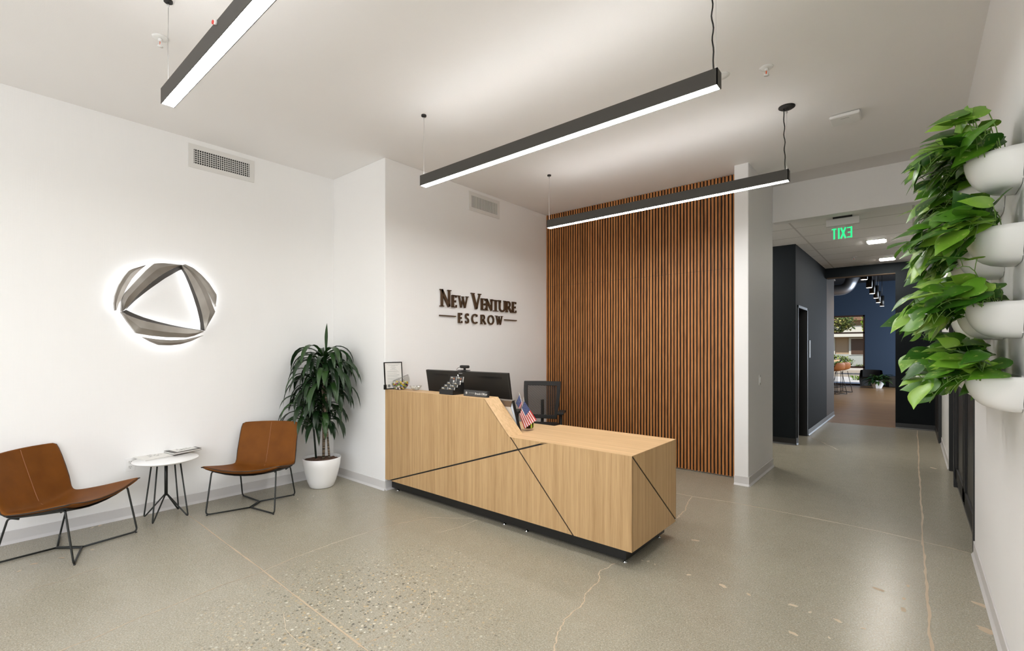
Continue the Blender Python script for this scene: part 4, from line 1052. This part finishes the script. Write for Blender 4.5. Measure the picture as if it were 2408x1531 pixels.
# ------------------------------------------------------------------ leaves
def set_tone(bm, faces_tone):
    pass
class Foliage:
    def __init__(s, lim=None): s.v = []; s.f = []; s.t = []; s.lim = lim
    def strap(s, base, d, length, width, droop, tone, seg=9):
        """arching sword leaf; d: unit start direction"""
        p = Vector(base); d = Vector(d).normalized(); L = length / seg; o = len(s.v); side = d.cross(Vector((0, 0, 1)))
        side = side.normalized() if side.length > 1e-3 else Vector((1, 0, 0))
        tw = random.uniform(-.25, .25)
        for i in range(seg + 1):
            t = i / seg; w = width * (.35 + 1.3 * t if t < .5 else 1.0 * (1 - ((t - .5) / .5) ** 2.2) ) * .5
            if i == seg: w = .0005
            up = side.cross(d).normalized(); sd = (side * math.cos(tw * t) + up * math.sin(tw * t))
            s.v += [p - sd * w + up * w * .25, p - up * w * .12, p + sd * w + up * w * .25]; s.t += [tone - .1, tone, tone - .1]
            if i:
                a = o + (i - 1) * 3; b = o + i * 3; s.f += [(a, a + 1, b + 1, b), (a + 1, a + 2, b + 2, b + 1)]
            g = droop * (.25 + 1.3 * t) / seg
            d = (d + Vector((0, 0, -1)) * g).normalized(); p = p + d * L
            if s.lim: p = Vector((max(p.x, s.lim[0]), min(p.y, s.lim[1]), p.z))
    def heart(s, base, d, nrm, size, tone, curl=.35):
        """pothos leaf: base at the petiole, d towards the tip, nrm the upper side"""
        d = Vector(d).normalized(); n = Vector(nrm); n = (n - d * n.dot(d)).normalized(); sd = d.cross(n); o = len(s.v)
        prof = [(0, .0), (-.06, .20), (.05, .34), (.19, .40), (.36, .385), (.54, .30), (.70, .19), (.85, .085), (1.0, .003)]
        tw = random.uniform(-.18, .18)
        for i, (t, w) in enumerate(prof):
            x = max(t, -.06); bend = -curl * (max(0, x) ** 2) * .55
            c = Vector(base) + d * (x * size) + n * (bend * size); w *= size
            s2 = sd * math.cos(tw * t) + n * math.sin(tw * t)
            mid = c if i != 1 else Vector(base) + d * .04 * size
            for u in (-1, -.5, 0, .5, 1):
                q = (mid if u == 0 else (c + (mid - c) * (1 - abs(u)))) + s2 * (u * w) + n * (.16 * abs(u) * w - .20 * (abs(u) ** 3) * w)
                s.v.append(q); s.t.append(tone + random.uniform(-.05, .05))
            if i:
                a = o + (i - 1) * 5; b = o + i * 5
                for k in range(4): s.f.append((a + k, a + k + 1, b + k + 1, b + k))
    def build(s, name, m, parent, off=Vector()):
        me = bpy.data.meshes.new(name); me.from_pydata([v - off for v in s.v], [], s.f); me.materials.append(m)
        at = me.attributes.new('tone', 'FLOAT', 'POINT')
        for k, x in enumerate(s.t): at.data[k].value = max(0, min(1, x))
        for p in me.polygons: p.use_smooth = True
        o = bpy.data.objects.new(name, me); COL.objects.link(o); o.parent = parent; return o

# tall potted dracaena in the corner
PC = Vector((-4.905, 2.62, 0)); dr = thing('potted_dracaena', 'tall dark green dracaena with drooping strap leaves in a white pot in the corner', 'potted plant', tuple(PC))
b_ = B(); lathe(b_, [(0, .0), (.112, .0), (.124, .010), (.147, .07), (.169, .15), (.186, .23), (.196, .312), (.191, .318), (.186, .312), (.183, .27), (0, .27)], 56); obj('pot', b_, M['white'], dr)
b_ = B(); n = 22; cv = b_.verts.new((0, 0, .30)); rr = []
for ring in range(1, 7):
    rr.append([b_.verts.new((.182 * ring / 6 * math.cos(6.283 * i / n), .182 * ring / 6 * math.sin(6.283 * i / n), .285 + random.uniform(-.008, .018) + .012 * (1 - ring / 6))) for i in range(n)])
for i in range(n): b_.faces.new((cv, rr[0][i], rr[0][(i + 1) % n]))
for a, c in zip(rr, rr[1:]):
    for i in range(n): b_.faces.new((a[i], c[i], c[(i + 1) % n], a[(i + 1) % n]))
obj('bark_mulch', b_, M['soil'], dr)
def cane(x, y, lean, top, r, m):
    b_ = B(); tube(b_, [(x, y, .28), (x + lean[0] * .4, y + lean[1] * .4, (.28 + top) / 2), (x + lean[0], y + lean[1], top)], r, 10, r2=r * .8); o = obj('cane', b_, m, dr); return Vector((x + lean[0], y + lean[1], top))
heads = [cane(.0, .02, (-.02, .01), 1.42, .015, M['cane']), cane(.05, -.01, (.05, .02), 1.22, .014, M['cane']), cane(-.035, -.045, (-.03, -.05), .92, .011, M['greencane']), cane(.07, .05, (-.06, -.05), 1.05, .012, M['cane'])]
Rv = Vector((_R[0], _R[1], 0)); Fv = Vector((_F[0], _F[1], 0))
def tuft(c, z0, z1, nl, length, width, spread=1., up=(.7, 1.7), bias=Vector()):
    F = Foliage((XL + .03 - PC.x, 2.94 - PC.y))
    for i in range(nl):
        a = i * 2.39996 + random.uniform(-.3, .3); t = i / nl; z = z0 + (z1 - z0) * t; e = random.uniform(*up) * (.6 + .7 * t)
        d = Vector((math.cos(a) * spread, math.sin(a) * spread, e)) + bias
        F.strap(c + Vector((0, 0, z - c.z)) + Vector((math.cos(a), math.sin(a), 0)) * .012, d, length * random.uniform(.8, 1.15), width * random.uniform(.8, 1.15), 4.6 + random.uniform(-.8, .9), random.uniform(.1, .85))
    F.build('foliage', M['dracaena'], dr)
tuft(heads[0], 1.26, 1.44, 38, .48, .062, up=(.7, 1.5))
tuft(heads[1], 1.00, 1.26, 32, .46, .060, bias=Rv * .3)
tuft(heads[2], .64, .90, 30, .40, .056, bias=-Rv * .2)
tuft(heads[3], .66, .98, 34, .42, .058, bias=Rv * .15)
tuft(heads[0] + Vector((-.05, -.05, 0)), .98, 1.20, 30, .46, .060, bias=-Rv * .45)
F = Foliage(); F.strap(heads[0] + Vector((.02, .02, .02)), Rv * .03 - Fv * .02 + Vector((0, 0, 1)), .33, .045, .35, .7); F.build('foliage', M['dracaena'], dr)

# ------------------------------------------------------------------ wall planters with pothos
WH, PR = .155, .168
def planter(label, yc, zr, seed, n_vines, reach, dens):
    random.seed(seed)
    t = thing('wall_planter', label, 'wall planter', (XR, yc, zr), group='white half-bowl wall planters with pothos')
    bm = B(); na, nk = 24, 10; G = []; hgt = .150
    for k in range(nk + 1):
        s = k / nk; fz = math.cos(s * math.pi / 2) ** .55; z = -hgt * math.sin(s * math.pi / 2) ** 1.15 if s else 0
        row = []
        for i in range(na + 1):
            a = math.pi * i / na; row.append(bm.verts.new((XR - .002 - PR * fz * math.sin(a) ** .9, yc + WH * (.35 + .65 * fz if k < nk else .35) * math.cos(a), zr + z)))
        G.append(row)
    for a, b in zip(G, G[1:]):
        for i in range(na): bm.faces.new((a[i], a[i + 1], b[i + 1], b[i])).smooth = True
    inner = []
    for i in range(na + 1):
        a = math.pi * i / na; inner.append(bm.verts.new((XR - .004 - (PR - .008) * math.sin(a) ** .9, yc + (WH - .008) * math.cos(a), zr)))
    low = [bm.verts.new((XR - .004 - (PR - .012) * max(0, math.sin(math.pi * i / na)) ** .9, yc + (WH - .012) * math.cos(math.pi * i / na), zr - .03)) for i in range(na + 1)]
    for i in range(na):
        bm.faces.new((G[0][i], inner[i], inner[i + 1], G[0][i + 1])); bm.faces.new((inner[i], low[i], low[i + 1], inner[i + 1]))
    child('bowl', bm, M['white'], t)
    child('back_plate', bx(XR - .006, XR - .0005, yc - WH * .8, yc + WH * .8, zr - .13, zr + .004), M['whitepl'], t)
    s_ = B(); s_.faces.new([s_.verts.new((XR - .006 - (PR - .014) * math.sin(math.pi * i / na), yc + (WH - .014) * math.cos(math.pi * i / na), zr - .022)) for i in range(na + 1)]); child('soil', s_, M['soil'], t)
    F = Foliage(); vn = B(); loc = Vector(t.location)
    for v in range(n_vines):
        y0 = yc + random.uniform(-.12, .12); p = Vector((XR - random.uniform(.05, .13), y0, zr - .015)); d = Vector((random.uniform(-1.1, .15), random.uniform(-.75, .75), random.uniform(.35, .95) + (.45 if seed < 410 else 0))).normalized()
        L = random.uniform(.55, 1.0) * reach * (.85 if yc > 3 else 1); seg = 8; pts = [p.copy()]
        for i in range(seg):
            d = (d + Vector((-.05, 0, -.13 - .05 * i))).normalized(); p = p + d * L / seg
            if p.x > XR - .03: p.x = XR - .03
            pts.append(p.copy())
            if random.random() < dens:
                sgn = 1 if i % 2 else -1; ld = (d * .6 + Vector((-.35, sgn * .6, -.08)) + Vector((random.uniform(-.5, .3), random.uniform(-.4, .4), random.uniform(-.5, .4)))).normalized()
                pet = p + (Vector((random.uniform(-.04, .01), sgn * .02, random.uniform(.015, .05)))); nr = Vector((-.45, -.6, .9)) + Vector((random.uniform(-.6, .4), random.uniform(-.6, .4), random.uniform(-.1, .3)))
                sz = random.uniform(.075, .150) * (1 if i < 7 else .85)
                tip = pet + ld * sz
                if tip.x > XR - .012 or pet.x > XR - .012: continue
                F.heart(pet, ld, nr, sz, random.random() ** 1.2); tube(vn, [p, (p + pet) / 2 + Vector((0, 0, .006)), pet], .0016, 5)
        tube(vn, pts, .0026, 6, r2=.0016)
    for v in range(16 if n_vines > 12 else 9):   # leaves standing over the soil
        p = Vector((XR - random.uniform(.05, .15), yc + random.uniform(-.14, .12), zr - .02)); hgt_ = random.uniform(.04, .13) * (1.7 if seed < 410 else 1)
        q = p + Vector((random.uniform(-.07, .01), random.uniform(-.07, .05), hgt_)); ld = Vector((random.uniform(-1, .25), random.uniform(-.7, .4), random.uniform(-.55, .35))).normalized(); sz = random.uniform(.09, .15)
        if (q + ld * sz).x > XR - .012: continue
        F.heart(q, ld, Vector((random.uniform(-.7, -.2), random.uniform(-1, -.3), random.uniform(.5, 1))), sz, random.random()); tube(vn, [p, (p + q) / 2 + Vector((.006, 0, .01)), q], .002, 5)
    F.build('leaves', M['pothos'], t, loc); child('vines', vn, M['vine'], t)
    return t
rowz = (2.317, 2.003, 1.690, 1.382); rown = ('top row', 'second row', 'third row', 'bottom row'); coln = ('nearest column', 'middle column', 'farthest column')
for c, yc in enumerate((2.92, 3.44, 3.97)):
    for r, z in enumerate(rowz):
        lab = 'white half-bowl wall planter overflowing with green pothos, %s of the %s' % (rown[r], coln[c])
        planter(lab, yc, z, 400 + r * 10 + c, 15 if c == 0 else 11, .33, .72)
random.seed(3)

# ------------------------------------------------------------------ far room: pendants, duct, bar table, stools, pot, sofa
pend = [(2032, 657.5), (2044, 676.6), (2051, 690.5), (2060, 701), (2065.5, 711.5), (2074, 720)]
lab_ = ('nearest and highest', 'second nearest', 'third nearest', 'third from the far end', 'second from the far end', 'farthest and lowest in view')
for (px, py), lb_ in zip(pend, lab_):
    q = on_z(px, py, 2.95); t = thing('pendant_light', 'black cylinder pendant light in the far room, ' + lb_, 'pendant light', tuple(q), group='row of black cylinder pendants')
    b_ = B(); lathe(b_, [(.058, 0), (.063, 0), (.063, .36), (0, .365)], 24, tuple(q)); child('shade', b_, M['black'], t)
    b_ = B(); lathe(b_, [(0, -.003), (.056, -.003), (.056, .001)], 20, tuple(q)); child('lamp_disc', b_, M['lampf'], t)
    light('pendant_lamp', 'SPOT', tuple(q + Vector((0, 0, -.012))), (0, 0, 0), LW['pend'], (1, .80, .58), spot_size=2.4, spot_blend=.6, shadow_soft_size=.04)
    b_ = B(); tube(b_, [q + Vector((0, 0, .36)), Vector((q.x, q.y, 4.08))], .008, 6); child('stem', b_, M['black'], t)
galv = mat('galvanised_duct', (.28, .29, .31), .38, .8)
b_ = B(); tube(b_, rounded([(-4.5, 20.5, 3.56), (-1.78, 20.5, 3.56), (-1.60, 20.5, 4.07)], .30, 8), .19, 20)
for x in (-4, -3.2, -2.4): tube(b_, [(x, 20.5, 3.56), (x + .02, 20.5, 3.56)], .198, 20)
tag(obj('air_duct', b_, galv), 'round silver air duct under the black ceiling of the far room', 'air duct')
hv = thing('ceiling_unit', 'black box-shaped unit hanging under the ceiling of the far room', 'ceiling unit', (-2.1, 16, 3.6)); child('casing', bx(-2.6, -1.75, 15.6, 16.6, 3.45, 4.07), M['blackmatte'], hv, bevel=.01); child('flange', bx(-2.62, -1.73, 15.58, 16.62, 3.44, 3.47), M['logo'], hv)
bt = thing('bar_table', 'high bar table with pale wooden top and black base in the far room', 'bar table', (-2.6, 19, 0))
child('tabletop', bx(-3.9, -1.98, 18.2, 20.2, 1.045, 1.095), M['oak_h'], bt); child('panel_leg', bx(-2.25, -2.15, 18.4, 20.0, 0, 1.045), M['black'], bt); child('panel_leg', bx(-3.7, -3.6, 18.4, 20.0, 0, 1.045), M['black'], bt)
orange = mat('cognac_leather', (.30, .10, .025), .45)
for (x, y), lb_ in (((-1.93, 18.7), 'nearer one, in front'), ((-1.86, 19.6), 'farther one, behind')):
    t = thing('bar_stool', 'cognac leather bar stool with thin black wire legs, ' + lb_, 'bar stool', (x, y, 0), -.75, group='bar stools at the high table')
    bm = B(); g = []
    for k, (xx, z, hw) in enumerate([(-.20, .74, .19), (-.05, .72, .22), (.10, .74, .22), (.19, .82, .21), (.23, .95, .19), (.24, 1.02, .15)]):
        g.append([bm.verts.new((xx - .05 * u * u * (k > 2), u * hw, z + .05 * u * u * (k < 3))) for u in (-1, -.5, 0, .5, 1)])
    for a, b in zip(g, g[1:]):
        for i in range(4): bm.faces.new((a[i], a[i + 1], b[i + 1], b[i])).smooth = True
    o = obj('seat_shell', bm, orange, t); s2 = o.modifiers.new('t', 'SOLIDIFY'); s2.thickness = .025; o.modifiers.new('s', 'SUBSURF').render_levels = 2
    for sx in (-1, 1):
        for sy in (-1, 1):
            b_ = B(); tube(b_, [(sx * .10, sy * .12, .72), (sx * .20, sy * .21, .01)], .009, 6); obj('leg', b_, M['black'], t)
    b_ = B(); tube(b_, [(.17, -.18, .22), (.17, .18, .22), (-.17, .18, .22), (-.17, -.18, .22), (.17, -.18, .22)], .008, 6); obj('footrest', b_, M['black'], t)
    b_ = B(); tube(b_, [(.20, -.21, .012), (.20, .21, .012), (-.20, .21, .012), (-.20, -.21, .012), (.20, -.21, .012)], .009, 6); obj('floor_frame', b_, M['black'], t)
pp = Vector((-1.03, 22.3, 0)); t = thing('potted_plant', 'bushy green plant in a faceted white pot against the blue wall of the far room', 'potted plant', tuple(pp))
b_ = B(); lathe(b_, [(0, 0), (.13, 0), (.20, .17), (.15, .28), (.13, .28), (.12, .24), (0, .24)], 7, smooth=False); obj('pot', b_, M['white'], t)
F = Foliage()
for i in range(60):
    a = random.uniform(0, 6.28); F.strap(Vector((0, 0, .25)), Vector((math.cos(a), math.sin(a), random.uniform(.2, 1.4))), random.uniform(.35, .65), .09, 1.7, random.uniform(.2, 1), 6)
F.build('foliage', leafmat('dark_houseplant_leaf', (.006, .02, .006), (.02, .06, .014), (.07, .14, .03)), t)
ac = thing('armchair', 'dark round-backed lounge seat beside the far window', 'armchair', (-1.25, 23.0, 0)); b_ = B(); lathe(b_, [(.34, 0), (.38, .3), (.34, .62), (.27, .64), (.27, .36), (0, .36)], 20, (-1.25, 23.02, .01), a0=0, a1=math.pi, sy=.85); child('seat_shell', b_, M['blackmatte'], ac)
sf = thing('low_bench', 'low black bench against the blue wall behind the potted plant', 'bench', (-.1, 23.1, 0)); child('bench_body', bx(-.72, 1.6, 22.95, 23.35, .01, .42), M['blackmatte'], sf, bevel=.02)
# wide low stain-like worn board near the opening


# ------------------------------------------------------------------ outside, seen through the far window
struct('ground_outside', bx(-60, 40, 23.6, 90, -.30, -.12), mat('tan_asphalt', (.40, .34, .26), .9))
struct('sidewalk_outside', bx(-30, 30, 23.62, 32.0, -.12, -.10), mat('pale_pavement', (.62, .60, .57), .9))
struct('kerb_outside', bx(-60, 40, 42.2, 42.5, -.12, .03), mat('kerb', (.5, .48, .45), .9))
struct('planting_bed_outside', bx(-60, 40, 42.5, 46.0, -.12, .02), M['soil'])
bd = thing('office_building', 'beige office building with dark blinds and white trim across the car park', 'building', (-5, 46, 0))
beige = mat('beige_stucco', (.42, .30, .19), .9); trimm = mat('pale_trim', (.60, .59, .52), .8); brn = mat('bronze_blind', (.085, .045, .025), .5); grst = mat('grey_green_stucco', (.42, .45, .42), .9)
child('wall', bx(-40, 20, 46.0, 54, -.12, 3.0), beige, bd); child('lower_wall', bx(-40, 20, 45.94, 46.0, -.12, 1.0), grst, bd)
child('fascia', bx(-40, 20, 45.0, 46.0, 2.35, 3.2), trimm, bd); child('upper_wall', bx(-40, 20, 45.4, 54, 3.2, 3.6), beige, bd); child('roof', bx(-40, 20, 44.6, 54, 3.6, 4.8), mat('brown_roof', (.22, .12, .07), .8), bd)
for i in range(-9, 6):
    x = -3.78 + i * 2.65
    w = child('window_frame', bx(x - .12, x + 1.62, 45.90, 45.96, .92, 2.3), trimm, bd)
    child('blind', bx(x + .03, x + 1.50, 45.86, 45.90, 1.0, 2.2), brn, bd)
def bush(label, name, cat, c, r, nl, m, size, zf=1.0, trunk=False):
    t = thing(name, label, cat, c); F = Foliage()
    for i in range(nl):
        v = Vector((random.gauss(0, 1), random.gauss(0, 1), random.gauss(0, 1))).normalized() * random.uniform(.6, 1.0); p = Vector((v.x * r[0], v.y * r[1], r[2] * zf + v.z * r[2]))
        if p.z < 0.02: continue
        F.heart(p, Vector((random.uniform(-1, 1), random.uniform(-1, 1), random.uniform(-.6, .4))), Vector((random.uniform(-.5, .5), random.uniform(-.8, .2), 1)), size * random.uniform(.7, 1.3), random.random())
    F.build('foliage', m, t)
    if trunk:
        b_ = B(); tube(b_, [(0, 0, 0), (.1, 0, r[2] * zf)], .12, 8); obj('trunk', b_, M['soil'], t)
    if zf > 3:   # the stem stands aside, beyond the window's edge, and a bough carries the crown
        sx = -2.2 if c[0] < -3 else 1.4; b_ = B(); tube(b_, rounded([(sx, 0, 0), (sx, 0, r[2] * zf * .8), (0, 0, r[2] * zf)], .6), .07, 8); obj('trunk', b_, M['soil'], t)
    return t
lg = leafmat('sunlit_leaf', (.06, .11, .02), (.16, .24, .05), (.36, .42, .10)); lg2 = leafmat('yellow_green_leaf', (.10, .22, .01), (.25, .42, .02), (.5, .6, .06)); lg3 = leafmat('tree_leaf', (.05, .09, .02), (.17, .22, .05), (.45, .40, .13))
bush('clipped green hedge in front of the beige building, left part', 'hedge', 'hedge', (-5.3, 44.3, .0), (1.95, .6, .52), 1500, lg, .13)
bush('leafy tree crown hanging in front of the building roof', 'tree', 'tree', (-3.75, 34.0, -.1), (1.25, 1.0, .62), 1500, lg3, .15, zf=5.0)
bush('bright yellow-green shrub at the right edge of the far window', 'shrub', 'shrub', (-1.72, 31, -.1), (.36, .5, .75), 700, lg2, .12, zf=3.9)
for k, (x, y, s, m_, lb_) in enumerate(((-3.05, 43.4, .5, lg, 'spiky green plant in the bed below the blinds'), (-4.1, 43.2, .45, lg, 'small spiky green plant in front of the hedge'), (-2.05, 29.2, .42, lg2, 'yellow-green grass tuft on the pavement outside'))):
    t = thing('spiky_plant', lb_, 'plant', (x, y, .0 if k < 2 else -.1)); F = Foliage()
    for i in range(70):
        a = random.uniform(0, 6.28); F.strap(Vector((random.uniform(-.6, .6) * s, random.uniform(-.3, .3) * s, 0)), Vector((math.cos(a), math.sin(a), random.uniform(.7, 2))), s * random.uniform(.6, 1), .09 * s, 1.2, random.random(), 5)
    F.build('foliage', m_, t)
